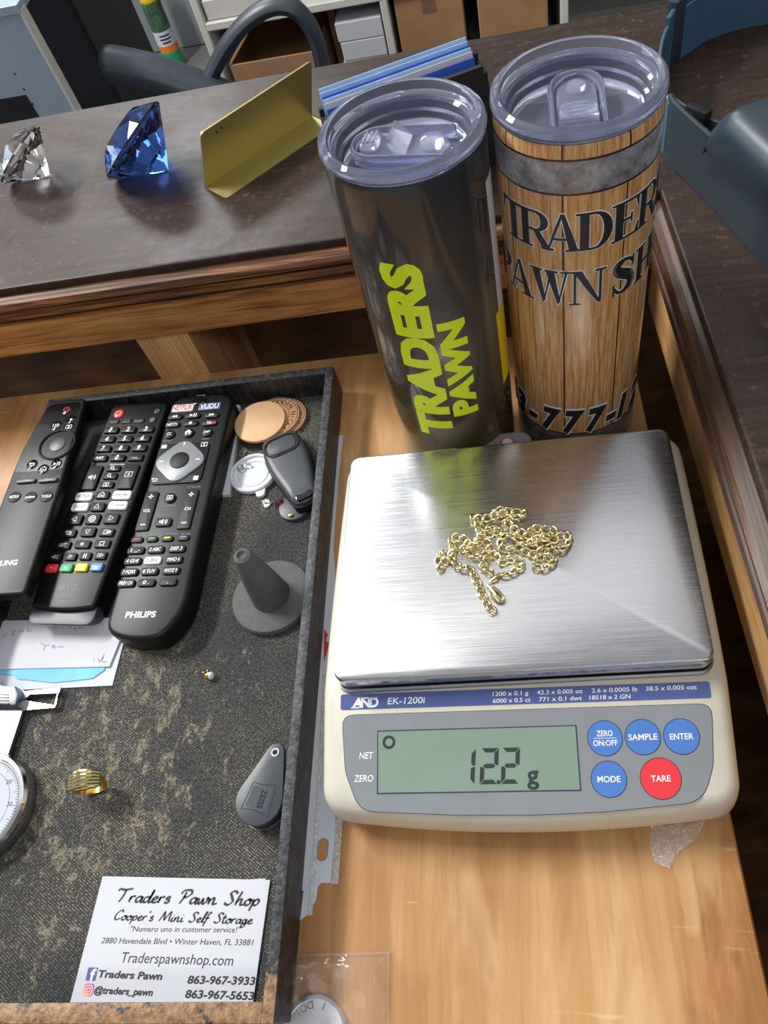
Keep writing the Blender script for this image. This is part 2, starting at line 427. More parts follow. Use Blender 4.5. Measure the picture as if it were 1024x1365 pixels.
m.set(Base_Color=m.ramp(n, [(0.3, lin(196, 180, 118)), (0.7, lin(204, 188, 126))]), Roughness=0.40, Metallic=0.9); M['brass'] = m.m
m = NT('brushed_stainless_pan'); n = m.noise(1.0, 4, 0.65, m.mapping((26, 1500, 400))); sm = m.noise(22, 4, 0.6)
m.set(Base_Color=m.mix(m.ramp(sm, [(0.58, 0.0), (0.75, 0.22)]), m.ramp(n, [(0.25, lin(188, 188, 190)), (0.75, lin(222, 222, 223))]), lin(172, 168, 160)),
      Roughness=m.ramp(n, [(0.3, 0.20), (0.7, 0.30)]), Metallic=1.0)
m.b.inputs['Anisotropic'].default_value = 0.4; m.bump(n, 0.035, 0.0002); M['pan'] = m.m
M['clear'] = glass('clear_plastic', (0.76, 0.80, 1.0), 0.02, 1.46, 0.91)
M['clearthin'] = film('clear_slider_plastic', 0.10, 0.06, (60, 0.15), (0.93, 0.94, 1.0), white=0.35)
M['clear2'] = glass('frosted_clear_plastic', (0.80, 0.83, 1.0), 0.18, 1.46, 0.90)
M['crystal'] = glass('clear_crystal', (0.97, 0.98, 1.0), 0.0, 1.55)
M['sapphire'] = glass('blue_crystal', (0.10, 0.27, 0.95), 0.0, 1.55)
M['ruby'] = glass('red_gem', (0.75, 0.03, 0.18), 0.0, 1.6)
M['whiteclear'] = plain('milky_plastic', (214, 218, 226), 0.3)
M['sleeve'] = film('clear_sleeve_film', 0.10, 0.12, (40, 0.5))
M['bag'] = film('clear_bag_film', 0.07, 0.08, (26, 0.8), white=0.12)
M['tape'] = film('crinkled_clear_tape', 0.10, 0.2, (160, 1.0), white=0.55)
M['lens'] = film('watch_glass', 0.02, 0.02, (1, 0.0))

# ------------------------------------------------------------------ setting
bm = NB(); box(bm, (-4, -2.5, -0.93), (4, 5.2, -0.90)); tag(link_mesh('floor', bm, M['carpet']), 'grey shop floor far below the counter', 'floor', kind='structure')
bm = NB(); box(bm, (-4, 4.2, -0.90), (4, 4.3, 1.95)); tag(link_mesh('wall_back', bm, M['greywall']), 'grey painted back wall behind the shelves', 'wall', kind='structure')

# ---- plywood shelf board
bm = NB(); pts = [(-0.62, -0.45), (0.1002, -0.45), (0.0884, 0.2065), (-0.62, 0.2005)]
prism(bm, pts, -0.018, 0.0, 0.001, 1)
tag(link_mesh('plywood_board', bm, M['ply']), 'tan plywood board the scale and black tray stand on', 'board', kind='structure')

# ---- L-shaped counter: tops, mouldings, face boards
HT = 0.10
ctr = thing('wooden_counter', 'dark varnished L-shaped wooden counter with moulded edge around the plywood', 'counter', (0, 0, 0))
cx, cy = 0.1018, 0.2040                 # inner corner of the top edge
kb, kr = 0.0215, 0.0476                # slopes of the two inner edges
def by(x, off=0.0): return cy + kb * (x - cx) + off
def rx(y, off=0.0): return cx + kr * (cy - y) + off
bm = NB()
prism(bm, [(-0.75, by(-0.75)), (cx, cy), (rx(-0.5), -0.5), (0.62, -0.5), (0.62, by(0.62, 0.2145)), (-0.75, by(-0.75, 0.2145))], HT - 0.006, HT, 0.0015, 2)
link_mesh('countertop', fix(bm), M['dark'], ctr)
# moulding profile: (offset toward the open side, z)
prof = [(-0.0005, 0.0945), (-0.0030, 0.0938), (-0.0062, 0.0922), (-0.0078, 0.0896), (-0.0070, 0.0872), (-0.0042, 0.0860), (0.0004, 0.0857), (0.0004, 0.0840),
        (-0.0028, 0.0836), (-0.0056, 0.0822), (-0.0062, 0.0800), (-0.0048, 0.0780), (0.0000, 0.0772), (0.0000, 0.0756), (-0.0022, 0.0752), (-0.0022, 0.0732)]
def sweep(prof_, base_off, tbk):
    """extrude profile along back edge (left arm)"""
    b = NB(); x0, x1 = -0.75, cx
    rings = []
    for x in (x0, x1):
        ex = 0.0
        rings.append([b.verts.new((x + (o if x == x1 else 0), by(x, o), z)) for o, z in prof_] + [b.verts.new((x + (tbk if x == x1 else 0), by(x, tbk), prof_[-1][1])), b.verts.new((x + (tbk if x == x1 else 0), by(x, tbk), prof_[0][1]))])
    n_ = len(rings[0])
    for i in range(n_): b.faces.new((rings[0][i], rings[1][i], rings[1][(i + 1) % n_], rings[0][(i + 1) % n_]))
    b.faces.new(rings[0]); b.faces.new(rings[1][::-1]); return fix(b)
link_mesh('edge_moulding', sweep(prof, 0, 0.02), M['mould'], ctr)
def sweep_r(prof_, tbk):
    b = NB(); rings = []
    for y in (cy, -0.5):
        rings.append([b.verts.new((rx(y, o), y + (o if y == cy else 0), z)) for o, z in prof_] + [b.verts.new((rx(y, tbk), y + (tbk if y == cy else 0), prof_[-1][1])), b.verts.new((rx(y, tbk), y + (tbk if y == cy else 0), prof_[0][1]))])
    n_ = len(rings[0])
    for i in range(n_): b.faces.new((rings[0][i], rings[1][i], rings[1][(i + 1) % n_], rings[0][(i + 1) % n_]))
    b.faces.new(rings[0]); b.faces.new(rings[1][::-1]); return fix(b)
profr = [(o, 0.0945 - (0.0945 - z) * 1.75) for o, z in prof]
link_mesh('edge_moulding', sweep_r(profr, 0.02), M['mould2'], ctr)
bm = NB(); prism(bm, [(-0.75, by(-0.75, 0.0005)), (cx, cy + 0.0005), (cx, cy + 0.0195), (-0.75, by(-0.75, 0.0195))], 0.045, 0.0732, 0.0)
link_mesh('face_board', fix(bm), M['oak'], ctr)
zb = profr[-1][1]
bm = NB(); prism(bm, [(rx(-0.5, 0.0), -0.5), (rx(-0.5, 0.019), -0.5), (cx + 0.019, cy), (cx + 0.0, cy)], 0.019, zb + 0.0003, 0.0)
link_mesh('face_board', fix(bm), M['oak2'], ctr)
# cabinet boards under the counter
bm = NB(); box(bm, (-0.75, 0.335, -0.5), (0.62, 0.350, 0.094)); link_mesh('back_panel', bm, M['cab'], ctr)
bm = NB(); box(bm, (0.30, -0.5, -0.5), (0.315, 0.335, 0.094)); link_mesh('side_panel', bm, M['cab'], ctr)
bm = NB(); box(bm, (-0.75, 0.222, 0.078), (0.62, 0.335, 0.0935)); link_mesh('underside_panel', bm, M['cab'], ctr)
bm = NB(); box(bm, (-0.75, -0.5, -0.5), (0.62, 0.35, -0.485)); link_mesh('bottom_panel', bm, M['cab'], ctr)

bm = NB(); box(bm, (-0.2560, 0.2035, -0.485), (-0.2170, 0.2925, 0.0435), 0.0015, 2)
tag(link_mesh('wood_post', bm, M['pine']), 'pale pine post under the counter behind the black tray', 'post')

# ------------------------------------------------------------------ digital scale
SC = thing('digital_scale', 'cream digital scale with steel pan, reading 12.2 g, on the plywood', 'scale', (0.0020, -0.0012, 0), -0.0157)
def body_outline(hw=0.0962, yb=0.0785, yf=-0.1235, bow=0.0052):
    pts = []
    def arc(cx_, cy_, r, a0, a1, n=7):
        for i in range(n + 1):
            a = math.radians(a0 + (a1 - a0) * i / n); pts.append((cx_ + r * math.cos(a), cy_ + r * math.sin(a)))
    arc(hw - 0.016, yb - 0.016, 0.016, 0, 90); arc(-hw + 0.016, yb - 0.016, 0.016, 90, 180)
    for i in range(1, 14): pts.append((-hw - 0.0012 * math.sin(PI * i / 14), yb - 0.016 + (yf + 0.013 - yb + 0.016) * i / 14))
    arc(-hw + 0.013, yf + 0.013, 0.013, 180, 262)
    for i in range(1, 24):
        x = -hw + 0.012 + (2 * hw - 0.024) * i / 24; pts.append((x, yf - bow * (1 - (x / (hw - 0.012)) ** 2)))
    arc(hw - 0.013, yf + 0.013, 0.013, 278, 360)
    for i in range(1, 14): pts.append((hw + 0.0012 * math.sin(PI * i / 14), yf + 0.013 + (yb - 0.016 - yf - 0.013) * i / 14))
    return pts
def ztop(y): return 0.0417 if y > -0.0672 else 0.0410 + (y + 0.07) * 0.2407
bo = body_outline(); bm = NB()
rings = []
for ins, z, rel in ((0.010, 0.0035, 0), (0.003, 0.0045, 0), (0.0006, 0.0085, 0), (0.0, 0.0125, 0), (0.0004, 0.0175, 0), (0.0012, -0.0065, 1), (0.0022, -0.0032, 1), (0.0042, -0.0010, 1), (0.0075, 0.0, 1)):
    q = inset(bo, ins) if ins else bo
    rings.append([(x, y, z if not rel else 0.1 + z) for x, y in q])
loft(bm, rings)
bmesh.ops.bisect_plane(bm, geom=bm.verts[:] + bm.edges[:] + bm.faces[:], plane_co=(0, -0.0672, 0), plane_no=(0, 1, 0))
for v in bm.verts:
    if v.co.z > 0.05: v.co.z = ztop(v.co.y) + (v.co.z - 0.1)
link_mesh('body', fix(bm), M['cream'], SC, True)
for fx_, fy_ in ((-0.075, -0.10), (0.075, -0.10), (-0.075, 0.06), (0.075, 0.06)):
    bm = NB(); lathe(bm, [(0.0, 0.0), (0.007, 0.0), (0.007, 0.006), (0, 0.006)], 20, fx_, fy_); link_mesh('foot', fix(bm), M['black2'], SC, True)
pan = NB(); pw, pd = 0.1745, 0.1335
R0 = rrect(pw, pd, 0.0055, 6)
loft(pan, [[(x, y, 0.0462) for x, y in inset(R0, 0.0012)], [(x, y, 0.0468) for x, y in R0], [(x, y, 0.0535) for x, y in R0], [(x, y, 0.0546) for x, y in inset(R0, 0.0005)], [(x, y, 0.055) for x, y in inset(R0, 0.0014)]])
po = link_mesh('pan', fix(pan), M['pan'], SC, True); po.rotation_euler = (0, 0, 0.0157)
bm = NB(); prism(bm, rrect(0.160, 0.120, 0.006), 0.0415, 0.0464)
po2 = link_mesh('pan_support', fix(bm), M['black'], SC); po2.rotation_euler = (0, 0, 0.0157)
bm = NB(); R1 = rrect(0.1775, 0.1365, 0.007, 6)
loft(bm, [[(x, y, 0.0414) for x, y in R1], [(x, y, 0.0432) for x, y in R1], [(x, y, 0.0436) for x, y in inset(R1, 0.0012)], [(x, y, 0.0422) for x, y in inset(R1, 0.003)]])
po3 = link_mesh('pan_tray', fix(bm), M['steel'], SC, True); po3.rotation_euler = (0, 0, 0.0157)
vy, vz = 0.9722, 0.2340
def SP(lift):
    def f(u, v): return (u / 1000, -0.07 + v / 1000 * vy - vz * lift, 0.041 + v / 1000 * vz + vy * lift)
    return f
def flat_part(name, pts_list, mat, lift, parent, thick=0.0):
    b = NB(); f = SP(lift)
    for pts in pts_list: poly(b, pts, fn=f)
    return link_mesh(name, b, mat, parent)
def plate_part(name, pts, mat, l0, l1, parent):
    b = NB(); f0, f1 = SP(l0), SP(l1); loft(b, [[f0(*p) for p in pts], [f1(*p) for p in pts]]); return link_mesh(name, fix(b), mat, parent)
def smooth_poly(c, r, n=4):
    out = []; m_ = len(c)
    for i in range(m_):
        a, b, d = Vector(c[i - 1]), Vector(c[i]), Vector(c[(i + 1) % m_]); rr = r[i] if isinstance(r, (list, tuple)) else r
        p = b + (a - b).normalized() * rr; q = b + (d - b).normalized() * rr
        for k in range(n + 1):
            t = k / n; s_ = p * (1 - t) ** 2 + b * 2 * t * (1 - t) + q * t * t; out.append((s_.x, s_.y))
    return out
pl = smooth_poly([(86.3, -9.7), (-84.9, -9.7), (-82.6, -36), (-75.5, -53.2), (-30, -55.4), (5.4, -55.7), (35, -54.8), (77.5, -51.2), (83.6, -36)], [6, 6, 3, 7, 3, 3, 3, 8, 3])
pn = plate_part('control_panel', pl, M['panel'], -0.0002, 0.0002, SC)
plate_part('panel_border', [(p[0] * 1.004, p[1] * 1.012 + 0.35) for p in pl], M['keyring'], -0.0002, 0.00008, SC)
st = plate_part('label_strip', rrect(172.4, 7.4, 1.0, 3, 0.4, -3.45), M['strip'], -0.0002, 0.0002, SC)
b = NB(); f = SP(0.0003)
put_text(b, 'EK-1200i', -53.4, -3.7, 3.0, 18.3, 0.012, 0.12, fn=f); link_mesh('model_lettering', b, M['white'], st); b = NB()
for s_, x0_, x1_, y_ in (('1200 x 0.1 g', -12, 4.9, -2.05), ('42.3 x 0.005 oz', 8.8, 29.8, -2.05), ('2.6 x 0.0005 lb', 33.9, 54.5, -2.05), ('38.5 x 0.005 ozt', 58.2, 80.8, -2.05),
                     ('6000 x 0.5 ct', -12, 5.6, -5.25), ('771 x 0.1 dwt', 9.6, 29.2, -5.25), ('18518 x 2 GN', 32.6, 51.2, -5.25)):
    put_text(b, s_, (x0_ + x1_) / 2, y_, 1.9, x1_ - x0_, 0.008, 0.08, fn=f)
    if s_.startswith('38.5'): link_mesh('strip_lettering', b, M['white'], st); b = NB()
link_mesh('strip_lettering', b, M['white'], st); b = NB()
put_text(b, 'A', -77.6, -4.0, 4.4, 5.2, 0.04, 0.18, fn=f); put_text(b, 'N', -73.4, -4.0, 4.4, 4.6, 0.04, 0.0, fn=f); put_text(b, 'D', -69.2, -4.0, 4.4, 4.6, 0.04, 0.0, fn=f)
stroke(b, [(-80.6, -6.3), (-76.5, -6.3)], 0.6, fn=f); stroke(b, [(-75.4, -1.9), (-67.6, -1.9)], 0.6, fn=f)
link_mesh('maker_mark', b, M['white'], st)
b = NB(); put_text(b, 'NET', -72.7, -28.6, 2.9, 6.9, 0.015, 0.15, fn=f); put_text(b, 'ZERO', -73.9, -38.9, 2.9, 9.3, 0.015, 0.15, fn=f)
link_mesh('panel_lettering', b, M['white'], pn)
dp = plate_part('display', [(25.3, -17.8), (-67.0, -17.9), (-66.8, -45.4), (25.3, -45.4)], M['lcd'], -0.0001, 0.0004, SC)
b = NB(); ring_w = 0.5
f4 = SP(0.00028)
for q in ([(-67.5, -17.3), (25.9, -17.3), (25.9, -17.9), (-67.5, -17.9)], [(-67.5, -45.4), (25.9, -45.4), (25.9, -46.0), (-67.5, -46.0)], [(-67.5, -46), (-66.9, -46), (-66.9, -17.3), (-67.5, -17.3)], [(25.3, -46), (25.9, -46), (25.9, -17.3), (25.3, -17.3)]):
    poly(b, q, fn=f4)
link_mesh('display_frame', b, M['keyring'], dp)
b = NB(); f = SP(0.0005)
SEG = {'1': 'bc', '2': 'abged'}
def seg_digit(b, ch, x, y, w_, h_, t, sh):
    g = 0.35
    def T_(px_, py_): return (x + px_ + sh * py_, y + py_)
    H2 = h_ / 2
    S = {'a': [(g, h_), (w_ - g, h_), (w_ - t - g * .5, h_ - t), (t + g * .5, h_ - t)], 'd': [(t + g * .5, t), (w_ - t - g * .5, t), (w_ - g, 0), (g, 0)],
         'g': [(g + t * .5, H2), (t + g, H2 + t / 2), (w_ - t - g, H2 + t / 2), (w_ - g - t * .5, H2), (w_ - t - g, H2 - t / 2), (t + g, H2 - t / 2)],
         'b': [(w_, h_ - g), (w_, H2 + g), (w_ - t * .6, H2 + g), (w_ - t, H2 + t * .6), (w_ - t, h_ - t - g)], 'c': [(w_, H2 - g), (w_, g), (w_ - t, t + g), (w_ - t, H2 - t * .6), (w_ - t * .6, H2 - g)],
         'e': [(0, H2 - g), (t * .6, H2 - g), (t, H2 - t * .6), (t, t + g), (0, g)]}
    for s_ in SEG[ch]: poly(b, [T_(*p) for p in S[s_]], fn=f)
seg_digit(b, '1', -30.2, -42.4, 8.2, 15.8, 1.9, 0.085); seg_digit(b, '2', -19.6, -42.4, 8.2, 15.8, 1.9, 0.085); seg_digit(b, '2', -9.9, -42.4, 8.2, 15.8, 1.9, 0.085)
poly(b, circle(0.95, 12, -10.9, -41.6), fn=f)
link_mesh('digits', b, M['lcdink'], dp)
b = NB(); put_text(b, 'g', 4.7, -38.4, 7.8, 5.4, 0.022, 0, fn=f); link_mesh('unit_letter', b, M['lcdink'], dp)
b = NB(); stroke(b, circle(2.45, 28, -61.8, -22.8), 1.25, closed=True, fn=f); link_mesh('stability_ring', b, M['lcdink'], dp)
for nm, u_, v_, r_, mat_, lines in (('button', 38.1, -23.5, 7.6, 'blue', ['ZERO', 'ON:OFF']), ('button', 54.8, -23.4, 7.6, 'blue', ['SAMPLE']), ('button', 71.6, -23.6, 7.6, 'blue', ['ENTER']), ('button', 38.3, -41.2, 7.6, 'blue', ['MODE']), ('button', 60.7, -41.3, 8.6, 'red', ['TARE'])):
    o = plate_part(nm, circle(r_, 40, u_, v_), M[mat_], 0.0001, 0.00045, SC)
    o['label'] = mat_ + ' round membrane key reading ' + ' '.join(lines)
    plate_part('key_outline', circle(r_ + 0.35, 40, u_, v_), M['keyring'], 0.0001, 0.0003, o)
    b = NB(); f = SP(0.00055)
    if len(lines) == 2:
        put_text(b, lines[0], u_, v_ + 2.1, 2.4, 7.2, 0.02, fn=f); put_text(b, lines[1], u_, v_ - 2.1, 2.4, 10.8, 0.02, fn=f)
        stroke(b, [(u_ - 5, v_), (u_ + 5, v_)], 0.25, fn=f)
    else: put_text(b, lines[0], u_, v_, 2.5, {'SAMPLE': 12.6, 'ENTER': 10.2, 'MODE': 10.0, 'TARE': 8.4}[lines[0]], 0.02, fn=f)
    link_mesh('key_lettering', b, M['white'], o)
# bubble level tab behind the pan
bm = NB(); q = P(670, 589, 0.030)
prism(bm, rrect(0.028, 0.022, 0.008, 6, q.x, q.y - 0.004), 0.022, 0.0312, 0.001)
bl = link_mesh('bubble_level', fix(bm), M['panel'], SC, True)
bm = NB(); stroke(bm, circle(0.0036, 24, q.x - 0.0005, q.y - 0.001), 0.0009, 0.0316, True); link_mesh('level_ring', bm, M['red'], bl)
bm = NB(); lathe(bm, [(0, 0.0314), (0.0032, 0.0314), (0.0030, 0.0318), (0, 0.0319)], 20, q.x - 0.0005, q.y - 0.001); link_mesh('level_window', fix(bm), M['paper'], bl, True)

# ------------------------------------------------------------------ gold chain on the pan
GC = thing('gold_chain', 'tangled yellow gold curb chain necklace lying on the steel pan', 'necklace', (0.02, 0.0, 0.055))
ZP = 0.0562
raw = [(445, 710), (410, 665), (385, 610), (365, 560), (340, 505), (300, 455), (250, 450), (200, 405), (150, 360), (115, 390), (130, 450), (160, 410), (205, 350), (200, 280), (235, 265), (300, 290), (270, 335), (320, 320),
       (380, 290), (430, 310), (410, 360), (350, 380), (300, 350), (350, 300), (390, 250), (440, 240), (490, 220), (440, 205), (380, 230), (360, 175), (335, 140), (390, 150), (450, 135), (520, 110), (470, 95), (560, 105), (640, 115), (600, 140), (540, 155), (560, 190), (610, 225), (690, 255),
       (700, 210), (770, 215), (830, 225), (790, 260), (720, 280), (650, 300), (580, 260), (520, 260), (500, 310), (540, 345), (600, 330), (650, 350), (700, 370), (760, 350), (740, 310), (690, 300), (760, 280), (840, 275), (900, 245), (925, 290), (880, 340), (810, 320), (760, 350), (740, 385), (800, 390), (825, 420), (770, 455), (700, 435)]
raw2 = [(425, 470), (395, 450), (420, 400), (470, 365), (500, 415), (570, 400), (635, 430), (600, 465), (545, 490), (490, 500)]
def cpath(r_):
    pts = []
    for zx, zy in r_:
        p = P(560 + zx / 4.655, 660 + zy / 4.655, ZP); pts.append(p)
    return catmull(pts, 14)
def walk(path, pitch):
    out = []; acc = 0.0
    for a, b_ in zip(path, path[1:]):
        L = (b_ - a).length
        while acc < L:
            out.append((a.lerp(b_, acc / max(L, 1e-9)), (b_ - a).normalized())); acc += pitch
        acc -= L
    return out
pA, pB = cpath(raw), cpath(raw2)
tot = sum((b_ - a).length for q in (pA, pB) for a, b_ in zip(q, q[1:]))
pitch = max(0.0029, tot / 99.5)
def link_mesh_data():
    b = NB(); pts = []
    for i in range(14):
        a = 2 * PI * i / 14; x = 0.00255 * math.cos(a); y = 0.00185 * math.sin(a)
        pts.append((x, y, 0.00035 * math.sin(2 * a)))
    tube(b, pts, 0.00072, 7, True, up=(0, 0, 1)); fix(b)
    me = bpy.data.meshes.new('link'); b.to_mesh(me); b.free(); me.materials.append(M['gold'])
    me.polygons.foreach_set('use_smooth', [True] * len(me.polygons)); return me
lm = link_mesh_data(); placed = []; k = 0
inv = Matrix.Translation((-0.02, 0, -0.055))
for pth in (pA, pB):
    for pos, d in walk(pth, pitch):
        if k >= 100: break
        h = sum(1 for q in placed[:-2] if (q - pos).to_2d().length < 0.0026)
        placed.append(pos.copy())
        o = bpy.data.objects.new('link', lm); COL.objects.link(o); o.parent = GC
        z = min(h, 2) * 0.0011
        rotm = Matrix.Rotation(math.atan2(d.y, d.x), 4, 'Z') @ Matrix.Rotation(math.radians(38 if k % 2 else 24) * (1 if h % 2 == 0 else -1), 4, 'X') @ Matrix.Rotation(random.uniform(-0.15, 0.15), 4, 'Y')
        o.matrix_local = inv @ Matrix.Translation((pos.x, pos.y, 0.05615 + z + 0.0004)) @ rotm
        k += 1
def PC(zx, zy, z): 
    p = P(560 + zx / 4.655, 660 + zy / 4.655, z); return Vector((p.x - 0.02, p.y, z - 0.055))
bm = NB()
tube(bm, catmull([PC(420, 560, .0562), PC(440, 580, .0566), PC(470, 620, .0570), PC(500, 660, .0568), PC(520, 640, .0568), PC(490, 600, .057), PC(450, 570, .0568)], 6), 0.0008, 8)
tube(bm, [PC(432, 585, .0565), PC(455, 625, .0568), PC(490, 665, .0566)], [0.0006, 0.0013, 0.0009], 10)
link_mesh('clasp', fix(bm), M['gold'], GC, True)
bm = NB(); tube(bm, [PC(428, 545, .0562), PC(470, 515, .0568), PC(500, 485, .0566)], [0.0005, 0.0015, 0.0007], 10); link_mesh('clasp_tag', fix(bm), M['gold'], GC, True)

# ------------------------------------------------------------------ tumblers
def tumbler_body(R, mat, parent):
    bm = NB(); lathe(bm, [(0, 0.0), (R - 0.0030, 0.0), (R - 0.0010, 0.0015), (R - 0.0002, 0.004), (R, 0.008), (R, 0.100), (R, 0.2000), (R - 0.0006, 0.2030), (R - 0.0016, 0.2030)], 72, caps=False)
    link_mesh('body', fix(bm), mat, parent, True)
    bm = NB(); lathe(bm, [(R - 0.0010, 0.2032), (R - 0.0024, 0.2032), (R - 0.0026, 0.020), (R - 0.008, 0.006), (0, 0.0055)], 72, caps=False)
    link_mesh('liner', bm, M['linersteel'], parent, True)
def lid(parent, R, ang, style):
    r = R
    bm = NB(); lathe(bm, [(0, 0.1932), (r - 0.0052, 0.1932), (r - 0.0044, 0.1890), (r - 0.0034, 0.1890), (r - 0.0034, 0.2034), (r - 0.0010, 0.2034), (r + 0.0004, 0.2046), (r + 0.0008, 0.2066), (r + 0.0002, 0.2088),
                     (r - 0.0014, 0.2100), (r - 0.0028, 0.2097), (r - 0.0040, 0.2076), (r - 0.0044, 0.2040), (r - 0.0058, 0.2030), (r - 0.0062, 0.1998), (r - 0.0076, 0.1990), (r - 0.0080, 0.1966), (r - 0.0096, 0.1956), (0, 0.1956)], 72)
    lo = link_mesh('lid', fix(bm), M['clear'], parent, True)
    A = Matrix.Rotation(ang, 4, 'Z')
    bm = NB(); pts = []
    hw = 0.0108; L0, L1 = -0.0205, 0.0120
    pts = [(L0, -hw), (L1, -hw)] + [(L1 + hw * math.sin(PI * i / 12), -hw * math.cos(PI * i / 12)) for i in range(1, 12)] + [(L1, hw), (L0, hw)]
    tube(bm, [(A @ Vector((x, y, 0.1992))) for x, y in pts], 0.0017, 10, flat=(0.8, 1.9), up=(0, 0, 1))
    link_mesh('slider_track', fix(bm), M['clear'], lo, True)
    bm = NB()
    if style == 'flat':
        o2 = [(-0.0150, -0.0085), (0.0110, -0.0085)] + [(0.011 + 0.0085 * math.sin(PI * i / 10), -0.0085 * math.cos(PI * i / 10)) for i in range(1, 10)] + [(0.011, 0.0085), (-0.0150, 0.0085)]
        prism(bm, o2, 0.1962, 0.2002, 0.001); box(bm, (-0.0145, -0.0080, 0.20025), (-0.004, 0.0080, 0.2032), 0.0012)
        for i in range(3): box(bm, (-0.0135 + i * 0.003, -0.005, 0.20325), (-0.0122 + i * 0.003, 0.005, 0.2046), 0.0004)
        lathe(bm, [(0, 0.20025), (0.0045, 0.20025), (0.004, 0.2026), (0, 0.2028)], 20, 0.0110, 0)
    else:
        o2 = rrect(0.040, 0.0165, 0.008, 6)
        prism(bm, o2, 0.1962, 0.1996, 0.001)
        R_ = [[(-0.002, -0.0078, 0.19965), (0.010, -0.0078, 0.19965), (0.010, 0.0078, 0.19965), (-0.002, 0.0078, 0.19965)], [(0.0038, -0.0068, 0.2068), (0.0046, -0.0068, 0.2068), (0.0046, 0.0068, 0.2068), (0.0038, 0.0068, 0.2068)]]
        loft(bm, R_)
        box(bm, (0.0108, -0.006, 0.19965), (0.0185, 0.006, 0.2034), 0.0014)
        for i in range(3): box(bm, (0.0118 + i * 0.0022, -0.0045, 0.20345), (0.0128 + i * 0.0022, 0.0045, 0.2046), 0.0003)
        lathe(bm, [(0, 0.19965), (0.0055, 0.19965), (0.005, 0.2030), (0.0035, 0.2038), (0, 0.2038)], 20, -0.0125, 0)
    for v in bm.verts: v.co = A @ v.co
    link_mesh('lid_slider', fix(bm), M['clear2'], lo, True)
def wrap(R, lift, t0, z0, kind='h'):
    def fh(u, v):
        t = math.radians(t0) + u / R; return ((R + lift) * math.cos(t), (R + lift) * math.sin(t), z0 + v)
    def fv(u, v):
        t = math.radians(t0) - v / R; return ((R + lift) * math.cos(t), (R + lift) * math.sin(t), z0 + u)
    return fh if kind == 'h' else fv
RL, RR = 0.0354, 0.0360
TL = thing('tumbler', 'glossy black skinny tumbler with neon yellow lettering and clear lid', 'tumbler', (-0.0280, 0.1148, 0.0))
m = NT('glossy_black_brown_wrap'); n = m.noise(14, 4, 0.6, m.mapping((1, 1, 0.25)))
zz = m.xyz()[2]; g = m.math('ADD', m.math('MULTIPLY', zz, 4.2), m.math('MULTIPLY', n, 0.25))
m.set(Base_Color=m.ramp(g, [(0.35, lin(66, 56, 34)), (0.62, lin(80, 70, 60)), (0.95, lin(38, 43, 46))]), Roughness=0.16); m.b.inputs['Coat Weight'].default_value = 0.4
tumbler_body(RL, m.m, TL); lid(TL, RL, math.radians(168), 'ridge')
bm = NB()
put_text(bm, 'TRADERS', 0, 0, 0.0168, 0.118, 0.062, 0.05, fn=wrap(RL, 0.00012, -103.5, 0.1085, 'v'), slices=0.0018)
put_text(bm, 'PAWN', 0, 0, 0.0120, 0.068, 0.062, 0.05, fn=wrap(RL, 0.00012, -73.0, 0.0975, 'v'), slices=0.0018)
link_mesh('lettering', bm, M['neon'], TL)
bm = NB()
def patch(bm, R, t0, t1, z0, z1, lift=0.0001, r=0.0):
    n_ = max(2, int(abs(t1 - t0) / 3))
    V = [[bm.verts.new(((R + lift) * math.cos(math.radians(t0 + (t1 - t0) * i / n_)), (R + lift) * math.sin(math.radians(t0 + (t1 - t0) * i / n_)), z)) for i in range(n_ + 1)] for z in (z0, z1)]
    for i in range(n_): bm.faces.new((V[0][i], V[0][i + 1], V[1][i + 1], V[1][i]))
patch(bm, RL, -21, 14, 0.113, 0.186); link_mesh('white_decal', bm, M['whiteclear'], TL)
bm = NB(); patch(bm, RL, -27, 0, 0.066, 0.116, 0.00014); link_mesh('yellow_decal', bm, M['yellow'], TL)
bm = NB(); fw = wrap(RL, 0.00012, -38, 0.058)
stroke(bm, catmull([(-0.005, 0), (-0.004, 0.006), (0.001, 0.009), (0.004, 0.005), (0.003, -0.002), (-0.002, -0.005), (-0.005, 0)], 5), 0.0006, fn=fw)
stroke(bm, catmull([(-0.002, 0.001), (0.0, 0.004), (0.002, 0.001), (0.001, -0.002)], 5), 0.0005, fn=fw)
link_mesh('grey_decal', bm, M['darkgrey'], TL)

TR = thing('tumbler', 'skinny tumbler printed as a wooden barrel with grey metal band and clear lid', 'tumbler', (0.0461, 0.1261, 0.0))
m = NT('barrel_print'); X, Y, Zc = m.xyz()
ang = m.math('MULTIPLY', m.math('ARCTAN2', Y, X), 180 / PI)
pk = m.math('FRACT', m.math('DIVIDE', m.math('ADD', ang, 465.0), 45.0))
idx = m.math('FLOOR', m.math('DIVIDE', m.math('ADD', ang, 465.0), 45.0))
cmb = m.node('ShaderNodeCombineXYZ'); m.link(m.math('MULTIPLY', ang, 0.55), cmb.inputs[0]); m.link(m.math('MULTIPLY', Zc, 45.0), cmb.inputs[1]); m.link(m.math('MULTIPLY', idx, 7.3), cmb.inputs[2])
gr = m.noise(1.0, 6, 0.68, cmb.outputs[0], 1.6)
wv = m.wave(0.55, 7.0, 3, 'X', cmb.outputs[0], 0.7)
gf = m.math('ADD', m.math('MULTIPLY', gr, 0.68), m.math('MULTIPLY', wv, 0.32))
wc = m.ramp(gf, [(0.28, lin(140, 94, 48)), (0.42, lin(188, 140, 86)), (0.55, lin(212, 172, 120)), (0.72, lin(230, 198, 150))])
tn = m.noise(0.7, 2, 0.5, cmb.outputs[0]); wc = m.mix(m.ramp(tn, [(0.42, 0.0), (0.62, 0.55)]), wc, lin(196, 144, 72), 'MULTIPLY')
